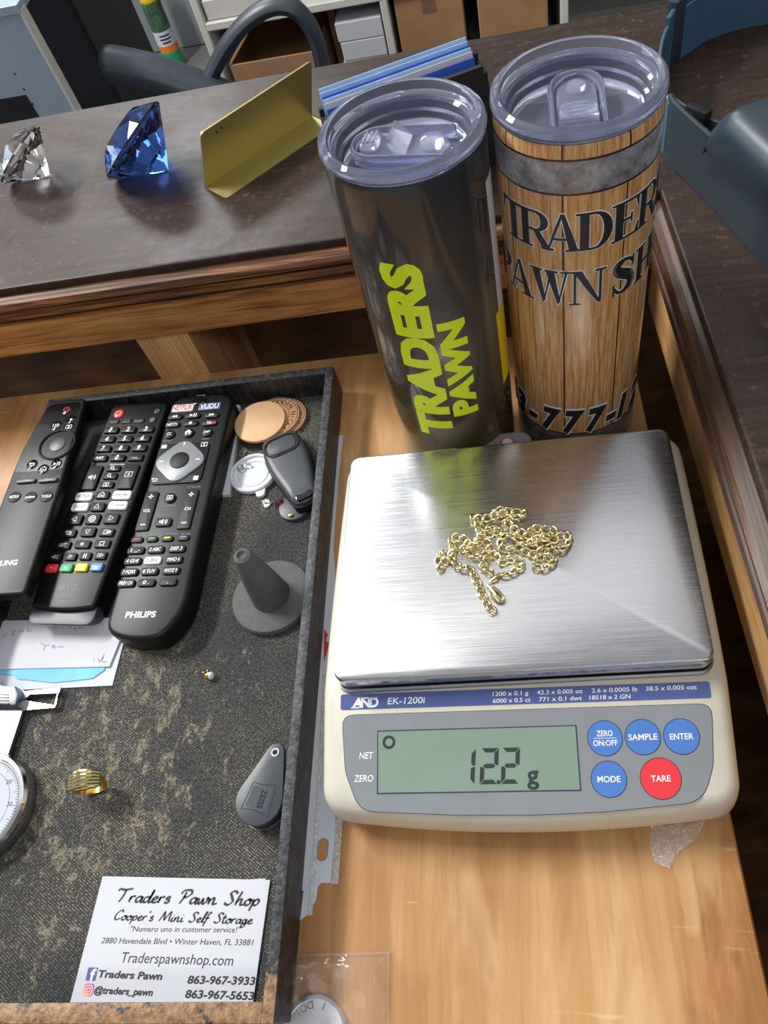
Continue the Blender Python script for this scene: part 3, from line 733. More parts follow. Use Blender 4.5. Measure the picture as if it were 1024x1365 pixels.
seam = m.math('LESS_THAN', m.math('ABSOLUTE', m.math('SUBTRACT', pk, 0.5)), 0.484)
wc = m.mix(seam, lin(66, 38, 22), wc)
mn = m.noise(90, 5, 0.7); mc = m.ramp(mn, [(0.35, lin(92, 90, 92)), (0.55, lin(140, 138, 142)), (0.75, lin(178, 178, 184))])
inb = m.math('MULTIPLY', m.math('GREATER_THAN', Zc, 0.1822), m.math('LESS_THAN', Zc, 0.1972))
inl = m.math('LESS_THAN', Zc, 0.0265); band = m.math('MAXIMUM', inb, inl)
wc = m.mix(band, wc, m.mix(inl, mc, m.mix(0.55, mc, lin(60, 58, 58))))
for zl in (0.1822, 0.1972, 0.0265):
    ln = m.math('LESS_THAN', m.math('ABSOLUTE', m.math('SUBTRACT', Zc, zl)), 0.0005); wc = m.mix(ln, wc, lin(58, 34, 30))
m.set(Base_Color=wc, Roughness=0.2); m.b.inputs['Coat Weight'].default_value = 0.3
tumbler_body(RR, m.m, TR); lid(TR, RR, math.radians(88), 'flat')
# heavy serif capitals built from stems, bowls and serifs (cell height 1)
def arcband(cx_, cy_, ro, rox, ri, rix, a0, a1, n=12):
    out = []
    for i in range(n):
        t0 = math.radians(a0 + (a1 - a0) * i / n); t1 = math.radians(a0 + (a1 - a0) * (i + 1) / n)
        out.append([(cx_ + rix * math.cos(t0), cy_ + ri * math.sin(t0)), (cx_ + rox * math.cos(t0), cy_ + ro * math.sin(t0)), (cx_ + rox * math.cos(t1), cy_ + ro * math.sin(t1)), (cx_ + rix * math.cos(t1), cy_ + ri * math.sin(t1))])
    return out
def rc(x0, y0, x1, y1): return [(x0, y0), (x1, y0), (x1, y1), (x0, y1)]
def serif(x, y, w_, up=True):
    h = 0.055; return [rc(x - w_ / 2, y, x + w_ / 2, y + h) if up else rc(x - w_ / 2, y - h, x + w_ / 2, y)]
def stem(x, w_=0.2): return [rc(x - w_ / 2, 0, x + w_ / 2, 1)] + serif(x, 0, w_ + 0.2) + serif(x, 1, w_ + 0.2, False)
def glyph(c, fat=0.0):
    if c == 'T': return [rc(-0.11, 0, 0.11, 1)] + serif(0, 0, 0.44) + [rc(-0.42, 0.93, 0.42, 1), [(-0.42, 1), (-0.42, 0.68), (-0.38, 0.68), (-0.30, 0.93)], [(0.42, 1), (0.30, 0.93), (0.38, 0.68), (0.42, 0.68)]]
    if c in 'RPD':
        s_ = stem(-0.24, 0.21)
        if c == 'D': return s_ + [rc(-0.24, 0.94, 0.02, 1), rc(-0.24, 0, 0.02, 0.06)] + arcband(0.0, 0.5, 0.5, 0.44, 0.44, 0.22, -90, 90)
        s_ += [rc(-0.24, 0.94, 0.08, 1), rc(-0.24, 0.46, 0.08, 0.52)] + arcband(0.06, 0.73, 0.27, 0.34, 0.21, 0.14, -90, 90)
        if c == 'R': s_ += [[(-0.02, 0.49), (0.16, 0.49), (0.44, 0.05), (0.22, 0.05)], rc(0.2, 0, 0.52, 0.06)]
        return s_
    if c == 'A': return [[(-0.02, 1), (0.08, 1), (0.40, 0.04), (0.18, 0.04)], [(-0.02, 1), (0.02, 0.92), (-0.30, 0.04), (-0.36, 0.04)], rc(-0.22, 0.30, 0.24, 0.36)] + serif(-0.33, 0, 0.28) + serif(0.29, 0, 0.40)
    if c == 'E': return stem(-0.2, 0.22) + [rc(-0.2, 0.94, 0.36, 1), rc(-0.2, 0, 0.36, 0.06), rc(-0.2, 0.48, 0.16, 0.54), [(0.36, 1), (0.26, 0.94), (0.32, 0.72), (0.36, 0.72)], [(0.40, 0.3), (0.36, 0.3), (0.26, 0.06), (0.38, 0)], rc(0.12, 0.38, 0.17, 0.64)]
    if c == 'S': 
        b_ = catmull([(0.26, 0.80), (0.16, 0.92), (-0.03, 0.955), (-0.20, 0.86), (-0.20, 0.70), (0.0, 0.56), (0.2, 0.42), (0.22, 0.22), (0.06, 0.06), (-0.14, 0.05), (-0.28, 0.22)], 4)
        n_ = len(b_); out = []
        for i in range(n_ - 1):
            a, d = b_[i], b_[i + 1]; t = (d - a).normalized(); nn = Vector((-t.y, t.x, 0)) if len(t) == 3 else Vector((-t.y, t.x))
            w0 = fat + 0.045 + 0.10 * math.sin(PI * min(1, max(0, (i / n_ - 0.15) / 0.7))) ** 1.0; w1 = fat + 0.045 + 0.10 * math.sin(PI * min(1, max(0, ((i + 1) / n_ - 0.15) / 0.7)))
            out.append([(a.x - nn.x * w0, a.y - nn.y * w0), (d.x - nn.x * w1, d.y - nn.y * w1), (d.x + nn.x * w1, d.y + nn.y * w1), (a.x + nn.x * w0, a.y + nn.y * w0)])
        return out + [rc(0.24, 0.68, 0.29, 1.0), rc(-0.31, 0.0, -0.26, 0.34)]
    if c == 'W':
        def v(x): return [[(x - 0.24, 0.96), (x - 0.02, 0.96), (x + 0.12, 0.1), (x + 0.05, 0)], [(x + 0.05, 0), (x + 0.10, 0.08), (x + 0.30, 0.96), (x + 0.24, 0.96)]]
        return v(-0.25) + v(0.13) + serif(-0.38, 1, 0.36, False) + serif(0.03, 1, 0.34, False) + serif(0.40, 1, 0.28, False)
    if c == 'N': return [rc(-0.34, 0, -0.28, 1), rc(0.28, 0, 0.34, 1), [(-0.36, 1), (-0.14, 1), (0.34, 0.0), (0.26, 0.0)]] + serif(-0.31, 0, 0.28) + serif(-0.33, 1, 0.24, False) + serif(0.31, 1, 0.28, False)
    if c == 'H': return stem(-0.26, 0.2) + stem(0.26, 0.2) + [rc(-0.2, 0.47, 0.2, 0.54)]
    if c == 'O': return arcband(0, 0.5, 0.51, 0.40, 0.45, 0.20, 0, 360, 24)
    return []
def serif_text(bm, items, cap, kx, grow, fn):
    """items: (letter, centre u)"""
    offs = [(0, 0)] if not grow else [(grow * math.cos(2 * PI * i / 10), grow * math.sin(2 * PI * i / 10)) for i in range(10)]
    for c, u, sh in items:
        tb = NB()
        fat_ = grow / cap if (grow and c == 'S') else 0.0
        for q in glyph(c, fat_):
            for ox, oy in (offs if not fat_ else [(0, 0)]):
                vs = [tb.verts.new((u + p[0] * cap * kx + ox + sh * p[1], p[1] * cap + oy, 0)) for p in q]
                try: tb.faces.new(vs)
                except ValueError: pass
        x0 = min(v.co.x for v in tb.verts); x1 = max(v.co.x for v in tb.verts); k_ = x0 + 0.0022
        while k_ < x1:
            bmesh.ops.bisect_plane(tb, geom=tb.verts[:] + tb.edges[:] + tb.faces[:], plane_co=(k_, 0, 0), plane_no=(1, 0, 0)); k_ += 0.0022
        tb.verts.index_update(); N = [bm.verts.new(fn(v.co.x, v.co.y)) for v in tb.verts]
        for f in tb.faces:
            try: bm.faces.new([N[v.index] for v in f.verts])
            except ValueError: pass
        tb.free()
def U(t): return RR * math.radians(t + 90)
row1 = [('T', U(-146), 0), ('R', U(-127), 0), ('A', U(-106), 0), ('D', U(-83), 0), ('E', U(-59), 0), ('R', U(-36), 0), ('S', U(-14), 0)]
row2 = [('P', U(-166), 0), ('A', U(-144), 0), ('W', U(-115), 0), ('N', U(-87), 0), ('S', U(-58), 0), ('H', U(-33), 0), ('O', U(-8), 0), ('P', U(14), 0)]
for nm, gw, lf, mt in (('lettering_outline', 0.0005, 0.00010, 'white'), ('lettering', 0.0, 0.00038, 'ink')):
    bm = NB()
    serif_text(bm, row1, 0.0188, 0.98, gw, wrap(RR, lf, -90, 0.1545))
    serif_text(bm, row2, 0.0196, 0.98, gw, wrap(RR, lf, -90, 0.1238))
    link_mesh(nm, bm, M[mt], TR); bm = NB(); bd = 0.10 if gw else 0.055
    for s_, t_ in (('8', -196), ('6', -176), ('3', -157), ('-', -138), ('7', -118), ('7', -97), ('7', -76), ('-', -61), ('1', -48), ('2', -28)):
        put_text(bm, s_, U(t_), 0, 0.0172, (0.0125 if s_ not in '-1' else 0.0075) + (0.0010 if gw else 0), bd, 0.22, fn=wrap(RR, lf, -90, 0.0375), slices=0.0022)
    link_mesh(nm.replace('lettering', 'phone_number'), bm, M[mt], TR)

# ------------------------------------------------------------------ black tray
ZF = 0.0045                                  # lining height
TX, TY, TH = -0.1114, 0.1697, 0.0082         # far right outer corner and yaw of the tray
TW, TL_, TZ = 0.2096, 0.3745, 0.0252
TRAY = thing('display_tray', 'worn black jewellery tray with woven dark lining holding remotes and trinkets', 'tray', (TX, TY, 0), TH)
wt = 0.0054
def wall(lo, hi, n_=1):
    b = NB(); box(b, (lo[0], lo[1], 0.0002), (hi[0], hi[1], TZ - 0.0006), 0.0004, 1); o = link_mesh('side_wall', b, M['leather'], TRAY, True)
    b = NB(); box(b, (lo[0] - 0.00005, lo[1] - 0.00005, TZ - 0.0007), (hi[0] + 0.00005, hi[1] + 0.00005, TZ), 0.0005, 2); link_mesh('rim', b, M['rim'], o, True)
wall((-wt, -TL_, 0), (0, 0, 0)); wall((-TW, -TL_, 0), (-TW + wt, 0, 0)); wall((-TW + wt, -wt, 0), (-wt, 0, 0)); wall((-TW + wt, -TL_, 0), (-wt, -TL_ + 0.0078, 0))
bm = NB(); box(bm, (-TW + wt, -TL_ + 0.0078, 0.0004), (-wt, -wt, ZF)); link_mesh('lining', bm, M['lining'], TRAY)

# ------------------------------------------------------------------ remote controls
def frame(o, ux, uy):
    ux = Vector(ux).normalized(); n = ux.cross(Vector(uy)).normalized(); uy = n.cross(ux)
    return Matrix(((ux.x, uy.x, n.x, o[0]), (ux.y, uy.y, n.y, o[1]), (ux.z, uy.z, n.z, o[2]), (0, 0, 0, 1)))
def mm(pts): return [(x / 1000, y / 1000) for x, y in pts]
class Remote:
    def __init__(s, name, label, mtx, outline, thick, bev, mat, side=None):
        s.e = thing(name, label, 'remote control', mat=mtx, group=None)
        b = NB(); prism(b, mm(outline), -thick, 0.0, bev, 3, 0.0012); s.body = link_mesh('body', fix(b), mat, s.e, True)
        s.let = {}
    def btn(s, u, v, w_, h_, mat='black2', r=1.5, H=1.3, text=None, tmat='white', cap=3.2, tw=None, icon=None, shear=0.0, bold=0.015, name='button', shape=None, lab=None):
        b = NB(); pts = shape or rrect(w_, h_, r, 4, u, v)
        prism(b, mm(pts), -0.0002, H / 1000, min(0.0006, H / 1400), 2)
        o = link_mesh(name, fix(b), M[mat], s.e, True)
        if lab: o['label'] = lab
        if text or icon:
            b = NB(); z = H / 1000 + 0.00006; f = lambda x, y: (x / 1000, y / 1000, z)
            if text: put_text(b, text, u, v, cap, tw, bold, shear, fn=f)
            if icon: icon(b, u, v, f)
            link_mesh('button_mark', b, M[tmat], o)
        return o
    def text(s, items, mat='white', nm='lettering'):
        b = NB(); f = lambda x, y: (x / 1000, y / 1000, 0.00008)
        for it in items:
            if callable(it): it(b, f)
            else: put_text(b, it[0], it[1], it[2], it[3], it[4] if len(it) > 4 else None, it[5] if len(it) > 5 else 0.008, it[6] if len(it) > 6 else 0.0, fn=f)
        return link_mesh(nm, b, M[mat], s.e)
def ic_tri(d, sz=2.2, fill=False, k=1):
    def g(b, u, v, f):
        for j in range(k):
            uu = u + (j - (k - 1) / 2) * sz * 1.25
            a = {'r': 0, 'u': 90, 'l': 180, 'd': 270}[d]
            p = [(uu + sz * 0.9 * math.cos(math.radians(a + q)), v + sz * 0.9 * math.sin(math.radians(a + q))) for q in (0, 125, 235)]
            if fill: poly(b, p, fn=f)
            else: stroke(b, p, 0.5, closed=True, fn=f)
    return g
def ic_ring(r=2, w_=0.5, dot=0):
    def g(b, u, v, f):
        stroke(b, circle(r, 18, u, v), w_, closed=True, fn=f)
        if dot: stroke(b, circle(dot, 14, u, v), w_, closed=True, fn=f)
    return g
def ic_rect(w_=4, h_=3, lw=0.5, extra=None):
    def g(b, u, v, f):
        stroke(b, [(u - w_ / 2, v - h_ / 2), (u + w_ / 2, v - h_ / 2), (u + w_ / 2, v + h_ / 2), (u - w_ / 2, v + h_ / 2)], lw, closed=True, fn=f)
        if extra == 'bar': poly(b, rc(u - 0.4, v - h_ / 2, u + 0.4, v + h_ / 2), fn=f)
        if extra == 'fill': poly(b, rc(u - w_ / 2, v - h_ / 2, u + w_ / 2, v + h_ / 2), fn=f)
        if extra == 'plus': stroke(b, [(u - 1, v), (u + 1, v)], 0.5, fn=f); stroke(b, [(u, v - 1), (u, v + 1)], 0.5, fn=f)
        if extra == 'arrow': stroke(b, [(u, v), (u + 3.4, v)], 0.6, fn=f); stroke(b, [(u + 2.3, v + 1), (u + 3.5, v), (u + 2.3, v - 1)], 0.6, fn=f)
    return g
def ic_home(fill=False):
    def g(b, u, v, f):
        if fill:
            poly(b, [(u - 2.6, v - 0.1), (u + 2.6, v - 0.1), (u, v + 2.3)], fn=f); poly(b, rc(u - 1.8, v - 2, u - 0.5, v), fn=f); poly(b, rc(u + 0.5, v - 2, u + 1.8, v), fn=f)
        else: stroke(b, [(u - 0.7, v - 1.7), (u - 1.9, v - 1.7), (u - 1.9, v + 0.4), (u, v + 2), (u + 1.9, v + 0.4), (u + 1.9, v - 1.7), (u + 0.7, v - 1.7), (u + 0.7, v - 0.4), (u - 0.7, v - 0.4)], 0.5, closed=True, fn=f)
    return g
def ic_back(b, u, v, f):
    stroke(b, [(u - 1.6, v + 0.7), (u + 1.3, v + 0.7), (u + 2.0, v - 0.2), (u + 1.3, v - 1.1), (u - 1.2, v - 1.1)], 0.6, fn=f); poly(b, [(u - 2.4, v + 0.7), (u - 1, v + 1.8), (u - 1, v - 0.4)], fn=f)
def ic_spk(b, u, v, f):
    poly(b, [(u - 2.4, v - 0.8), (u - 1.3, v - 0.8), (u + 0.3, v - 2), (u + 0.3, v + 2), (u - 1.3, v + 0.8), (u - 2.4, v + 0.8)], fn=f)
    stroke(b, [(u + 1.2, v - 1.1), (u + 1.7, v), (u + 1.2, v + 1.1)], 0.5, fn=f); stroke(b, [(u + 2.1, v - 1.8), (u + 2.8, v), (u + 2.1, v + 1.8)], 0.5, fn=f)
def ic_mag(b, u, v, f):
    stroke(b, circle(1.1, 12, u - 0.4, v + 0.4), 0.45, closed=True, fn=f); stroke(b, [(u + 0.4, v - 0.4), (u + 1.6, v - 1.6)], 0.5, fn=f)
def ic_pow(b, u, v, f):
    stroke(b, [(u + 2.0 * math.cos(math.radians(120 + 300 * i / 14)), v + 2.0 * math.sin(math.radians(120 + 300 * i / 14))) for i in range(15)], 0.5, fn=f); stroke(b, [(u, v + 0.3), (u, v + 2.4)], 0.5, fn=f)
def ic_dot(r):
    return lambda b, u, v, f: poly(b, circle(r, 14, u, v), fn=f)
def ic_pause(b, u, v, f):
    for d in (-0.7, 0.7): poly(b, rc(u + d - 0.3, v - 1.5, u + d + 0.3, v + 1.5), fn=f)
def ic_dots(n_):
    def g(b, u, v, f):
        for i in range(n_): poly(b, circle(0.5, 8, u + (i - (n_ - 1) / 2) * 1.5, v), fn=f)
    return g

# -- right remote with big grey direction pad
y_ = -0.0422
PHm = frame((-0.2140, -0.0225, 0.0218), (math.cos(y_), math.sin(y_), 0), (-math.sin(y_), math.cos(y_), 0))
ol = smooth_poly([(25.2, 184), (-22.6, 184), (-20.6, 60), (-20.6, 8), (-12, -1.2), (16, -1.2), (26.2, 12), (25.4, 60)][::-1], [2, 14, 12, 8, 6, 2, 12, 12], 5)
ol = smooth_poly([(24.8, 183.5), (-21.2, 183.5), (-20.3, 70), (-20.0, 4), (-4, -1.2), (16, -1.0), (26.6, 16), (25.6, 70)], [12, 12, 4, 9, 6, 8, 9, 4], 5)
PHR = Remote('remote_control', 'black television remote with large grey diamond direction pad, rightmost of the three', PHm, ol, 0.0165, 0.0030, M['black'])
PHR.btn(0.6, 177.0, 10, 7.5, 'gloss', 3.5, 0.7)
PHR.btn(-10.3, 171.2, 15.6, 6.4, 'white', 1.2, 0.9, 'NETFLIX', 'red', 4.4, 14.0, bold=0.02, lab='white key with red lettering')
PHR.btn(9.4, 170.8, 16.2, 6.2, 'strip', 1.2, 0.9, 'VUDU', 'white', 4.2, 13.4, bold=0.02, lab='blue key with white lettering')
PHR.btn(-13.9, 163.4, 10.5, 4.6, r=2, icon=ic_tri('l', 1.5, True, 2)); PHR.btn(-0.9, 163.4, 10.5, 4.6, r=2, icon=lambda b, u, v, f: (ic_tri('r', 1.6, True)(b, u - 1.2, v, f), ic_pause(b, u + 1.6, v, f)))
PHR.btn(12.7, 162.6, 10.5, 4.6, r=2, icon=ic_tri('r', 1.5, True, 2)); PHR.btn(-14.1, 156.4, 10.5, 4.6, r=2, text='NETTV', cap=2.2, tw=7.6)
PHR.btn(-1.0, 156.6, 10.5, 4.6, r=2, icon=ic_rect(1.8, 1.8, 0.4, 'fill')); yb_ = PHR.btn(12.5, 155.8, 11, 4.6, r=2, text='You', cap=2.4, tw=3.6, bold=0.02)
bq = NB(); put_text(bq, 'Tube', 15.0, 155.8, 2.4, 4.6, 0.02, fn=lambda x, y: (x / 1000, y / 1000, 0.00137)); link_mesh('button_mark', bq, M['red'], yb_)
PHR.btn(-14.3, 148.2, 7.4, 7.4, r=3.7, text='CC', cap=2.2, tw=3.2); PHR.btn(-0.8, 148.5, 7.8, 7.8, r=3.9, icon=ic_home(True)); PHR.btn(12.6, 147.8, 7.4, 7.4, r=3.7, text='SAP', cap=2.0, tw=4.4)
PHR.btn(-0.9, 123.2, 35.5, 33.0, 'black2', 4.5, 1.0, name='pad_surround')
dia = smooth_poly([(-0.8, 143.6), (-20.6, 124.2), (-0.8, 104.6), (19.2, 124.2)], [9, 9, 9, 9], 6)
b_ = NB(); prism(b_, mm(dia), 0.0008, 0.0022, 0.0006, 2); dpo = link_mesh('direction_pad', fix(b_), M['panel'], PHR.e, True); dpo['label'] = 'grey diamond shaped direction pad'
b_ = NB(); f_ = lambda x, y: (x / 1000, y / 1000, 0.00228)
stroke(b_, [(-0.6, 136.6), (-0.6, 139)], 0.9, fn=f_); stroke(b_, [(-0.9, 109.6), (-0.9, 112)], 0.9, fn=f_); stroke(b_, [(-15, 124.2), (-12, 124.2)], 0.8, fn=f_); stroke(b_, [(10.4, 124.2), (13.4, 124.2)], 0.8, fn=f_)
link_mesh('pad_mark', b_, M['white'], dpo)
b_ = NB(); prism(b_, mm(circle(6.6, 28, -0.8, 124.2)), 0.0010, 0.0029, 0.0006, 2); link_mesh('centre_button', fix(b_), M['black2'], PHR.e, True)
PHR.text([('POWER', 0.6, 182.0, 1.3, 6.5)], 'pencil')
b_ = NB(); f_ = lambda x, y: (x / 1000, y / 1000, 0.00112)
ic_rect(3.6, 2.6, 0.5, 'fill')(b_, -15.4, 137.4, f_); ic_rect(4, 3, 0.6, 'bar')(b_, 13.0, 137.2, f_); ic_back(b_, -15.2, 110.4, f_); ic_rect(3, 3, 0.6, 'fill')(b_, 13.2, 110, f_)
link_mesh('pad_icons', b_, M['white'], PHR.e)
PHR.text([('FORMAT', -15, 143.2, 1.3, 7), ('INFO', 12.4, 142.6, 1.3, 5), ('BACK', -14.4, 104.2, 1.3, 5), ('OPTIONS', 13, 103.6, 1.3, 9), ('SOURCE', -0.9, 90.2, 1.5, 9), ('RED', -13.4, 68.8, 1.4, 4), ('GREEN', -4.2, 69, 1.4, 7), ('YELLOW', 6.0, 68.9, 1.4, 8.4), ('BLUE', 15.6, 68.4, 1.4, 6)], 'pencil')
for u_, nm_ in ((-14.2, 'VOL'), (13.1, 'CH')):
    o = PHR.btn(u_, 86.4, 9.0, 29.5, r=1.6, H=1.1)
    b_ = NB(); f_ = lambda x, y: (x / 1000, y / 1000, 0.00117)
    stroke(b_, [(u_ - 1.7, 97.2), (u_ + 1.7, 97.2)], 0.8, fn=f_); stroke(b_, [(u_, 95.5), (u_, 98.9)], 0.8, fn=f_); stroke(b_, [(u_ - 1.7, 76), (u_ + 1.7, 76)], 0.8, fn=f_); put_text(b_, nm_, u_, 86.4, 2.2, 5 if nm_ == 'VOL' else 4, fn=f_)
    link_mesh('button_mark', b_, M['white'], o)
PHR.btn(-1.0, 95.6, 7.6, 7.6, r=3.8, icon=ic_rect(3.6, 2.8, 0.6, 'plus')); PHR.btn(-1.0, 77.4, 10.8, 6.4, r=2, icon=ic_spk)
for u_, c_ in ((-15.2, 'redscrap'), (-5.5, 'green'), (4.6, 'yellow'), (15.0, 'strip')): PHR.btn(u_, 65.3, 8.0, 4.2, r=2, H=1.1, icon=lambda b, u, v, f: poly(b, rc(u - 2.1, v - 0.1, u + 2.1, v + 0.9), fn=f), tmat=c_)
dig = ['1 _-', '2 ABC', 'DEF 3', '4 GHI', '5 JKL', 'MNO 6', '7 PQRS', '8 TUV', 'WXYZ 9', 'PREV CH', '0 .', '.']
for i, t_ in enumerate(dig):
    u_, v_ = (-13.9, -1.0, 12.7)[i % 3], 57.6 - 7.55 * (i // 3)
    PHR.btn(u_, v_, 11.0, 5.2, 'white' if i == 4 else 'black2', 1.8, 1.3, t_, 'ink' if i == 4 else 'white', 2.3, {0: 6, 1: 7.5, 2: 7.5, 9: 8.4, 10: 4.0, 11: 0.6}.get(i, 8.0), bold=0.012, shear=0.1, lab='white worn number key' if i == 4 else None)
PHR.text([('PHILIPS', 0.5, 14.5, 3.6, 18.8, 0.03)], 'white', 'brand_lettering')

# -- middle remote with white streaming keys
y_ = -0.0930
LGm = frame((-0.2665, -0.0030, 0.0208), (math.cos(y_), math.sin(y_), 0), (-math.sin(y_), math.cos(y_), 0))
ol = smooth_poly([(21.5, 164), (-21.5, 164), (-22.6, 80), (-21.4, 4.5), (0, 1.2), (21.4, 4.5), (22.6, 80)], [5, 5, 4, 3, 12, 3, 4], 5)
LGR = Remote('remote_control', 'black television remote with white streaming keys and four coloured keys', LGm, ol, 0.0160, 0.0022, M['black'])
b_ = NB(); loft(b_, [[(x / 1000, y / 1000, z) for x, y in q] for z, q in ((-0.0155, rrect(40, 12, 5, 4, 0, 6.5)), (-0.009, rrect(42.5, 16, 5, 4, 0, 4.5)), (-0.0035, rrect(42.8, 17, 5, 4, 0, 3.4)), (-0.0032, rrect(41, 15, 5, 4, 0, 4.2)))])
link_mesh('end_cap', fix(b_), M['darkgrey'], LGR.e, True)
LGR.btn(-13.2, 153.6, 7.8, 7.8, 'red', 3.9, 0.9, icon=ic_pow, tmat='white', lab='red power button'); LGR.btn(15.6, 155, 5.4, 5.4, r=2.6, H=.6, icon=ic_ring(1.3, .5), tmat='pencil')
for u_, t_ in ((-14.4, 'INPUT'), (4.5, 'SAP')): LGR.btn(u_, 146.6, 8, 4, r=1.4, H=.6, text=t_, cap=1.7, tw=6, tmat='pencil')
LGR.btn(-5.0, 146.8, 8, 4, r=1.4, H=.6, icon=ic_rect(4, 2.2, .4), tmat='pencil'); LGR.btn(14.6, 147.2, 5.4, 5, r=2.4, H=.6, icon=ic_ring(1.5, .5, .5), tmat='pencil')
for i, t_ in enumerate(['1', '2', '3', '4', '5', '6', '7', '8', '9', '-/LIST', '0', '...']):
    u_, v_ = (-13.5, -0.4, 12.9)[i % 3], (138.4, 130.4, 122.3, 114.3)[i // 3]
    LGR.btn(u_, v_, 10.8, 5.2, r=1.0, H=1.5, text=t_, cap=3.6 if len(t_) == 1 else 1.6, tw=2.3 if len(t_) == 1 else (7 if i == 9 else 4), bold=0.03, shear=0.12)
LGR.text([('QUICK ACCESS', 0.6, 109.4, 1.1, 10.5)], 'white')
LGR.btn(-0.6, 105.6, 10.2, 4.4, r=1, H=1.3, icon=ic_mag); LGR.btn(-0.8, 99.4, 10.2, 4.8, r=1, H=1.3, icon=ic_mag); LGR.btn(-0.8, 92.3, 10.2, 4.8, r=1, H=1.3, icon=ic_rect(3.6, 2.6, .5, 'bar'))
LGR.btn(-13.2, 98.2, 9.8, 19.5, r=1.2, H=1.5, icon=ic_spk); LGR.btn(12.9, 98.6, 10.6, 19.5, r=1.2, H=1.5, icon=lambda b, u, v, f: ic_rect(5, 3.6, .5, 'plus')(b, u, v + 1.6, f))
LGR.btn(-13.4, 83.0, 11.8, 6.2, 'white', 1.6, 1.6, 'NETFLIX', 'redscrap', 2.2, 8.6, bold=.02, lab='white key with red lettering'); LGR.btn(-1.0, 84.2, 9.6, 5.6, r=1, H=1.3, icon=ic_home())
LGR.btn(13.2, 84.0, 12.8, 6.4, 'white', 1.6, 1.6, 'prime video', 'ink', 1.7, 9.6, lab='white key with small grey writing'); LGR.btn(-13.3, 74.9, 11.8, 6.2, 'white', 1.6, 1.6, 'Disney+', 'strip', 2.3, 8, bold=.02, lab='white key with blue writing')
LGR.btn(-0.9, 75.0, 9.8, 6.6, r=1.2, H=1.5, icon=ic_tri('u', 2.3)); LGR.btn(13.2, 75.9, 12.8, 6.2, 'white', 1.6, 1.6, 'LG Channels', 'ink', 1.6, 9.6, lab='white key with thin dark writing')
LGR.btn(-13.2, 65.2, 9.8, 7.4, r=1.2, H=1.5, icon=ic_tri('l', 2.3)); LGR.btn(-0.9, 65.6, 9.8, 7.6, r=1.2, H=1.5, icon=ic_ring(2.2, .5, 1.0)); LGR.btn(11.9, 66.1, 10, 7.6, r=1.2, H=1.5, icon=ic_tri('r', 2.3))
LGR.btn(-13.8, 55.2, 9.6, 5.6, r=1, H=1.4, icon=ic_back); LGR.btn(-0.6, 56.2, 9.8, 7, r=1.2, H=1.5, icon=ic_tri('d', 2.2)); LGR.btn(12.2, 55.8, 10, 5.6, r=1, H=1.4, icon=ic_rect(3.2, 2.6, .5, 'arrow'))
LGR.btn(-14.2, 46.3, 9.6, 5.6, r=1, H=1.4, text='LIST', cap=2.2, tw=4.6); LGR.btn(-1.1, 47.0, 10.4, 5.6, r=1, H=1.4, icon=ic_dot(1.2), tmat='red'); LGR.btn(12.3, 47.4, 10.4, 5.6, r=1, H=1.4, icon=ic_rect(2.8, 2.6, .5))
for u_, ic in ((-16.2, ic_tri('l', 1.5, False, 2)), (-5.9, ic_tri('r', 1.6)), (4.0, ic_pause), (14.2, ic_tri('r', 1.5, False, 2))): LGR.btn(u_, 38.4 + 0.05 * u_, 7.6, 5.4, r=1, H=1.4, icon=ic)
for u_, c_, n_ in ((-15.6, 'red', 1), (-5.8, 'green', 2), (4.3, 'yellow', 3), (14.4, 'blue', 4)): LGR.btn(u_, 30.4 + 0.04 * u_, 8.2, 5.6, c_, 1.4, 1.6, icon=ic_dots(n_), tmat='white', lab=c_ + ' colour key')
LGR.text([lambda b, f: poly(b, circle(2.5, 20, -4.2, 17.2), fn=f), ('LG', 2.6, 17.2, 3.6, 6, 0.02), ('AKB7605600', 0, 9.8, 1.2, 12)], 'pencil', 'brand_lettering')

# -- slim curved remote lying over the tray edge on the left
SMm = frame((-0.3012, 0.0045, 0.0335), (1, 0.004, -0.02), (0.004, 1, 0))
ol = smooth_poly([(17.0, 154), (-11.0, 154), (-18.6, 106), (-19.2, 60), (-18.8, 0), (18.8, 0), (19.2, 80)], [5, 5, 12, 8, 4, 4, 8], 5)
SMR = Remote('remote_control', 'slim plain black television remote with few keys lying over the left tray edge', SMm, ol, 0.0075, 0.0020, M['black'])
SMR.text([('SAMSUNG', -4.4, 22.5, 3.4, 23.5, 0.03)], 'white', 'brand_lettering')
def sm_uv(px, py):
    p = SMm.inverted() @ P(px, py, 0.0335); return p.x * 1000, p.y * 1000
u0, v0 = sm_uv(76.6, 592.5)
b_ = NB(); tube(b_, [(x / 1000, y / 1000, 0.0002) for x, y in circle(12.2, 36, u0, v0)], 0.0009, 8, True); link_mesh('direction_ring', fix(b_), M['black2'], SMR.e, True)
b_ = NB(); prism(b_, mm(circle(5.6, 28, u0, v0)), -0.0002, 0.0005, 0.0003, 2); link_mesh('centre_button', fix(b_), M['darkgrey'], SMR.e, True)
b_ = NB(); prism(b_, mm(smooth_poly([(15, 150), (-9.5, 150), (-16.8, 104), (-17, 92), (16.5, 92)], [4, 4, 5, 3, 3])), -0.0001, 0.00005); link_mesh('glossy_face', fix(b_), M['gloss'], SMR.e)
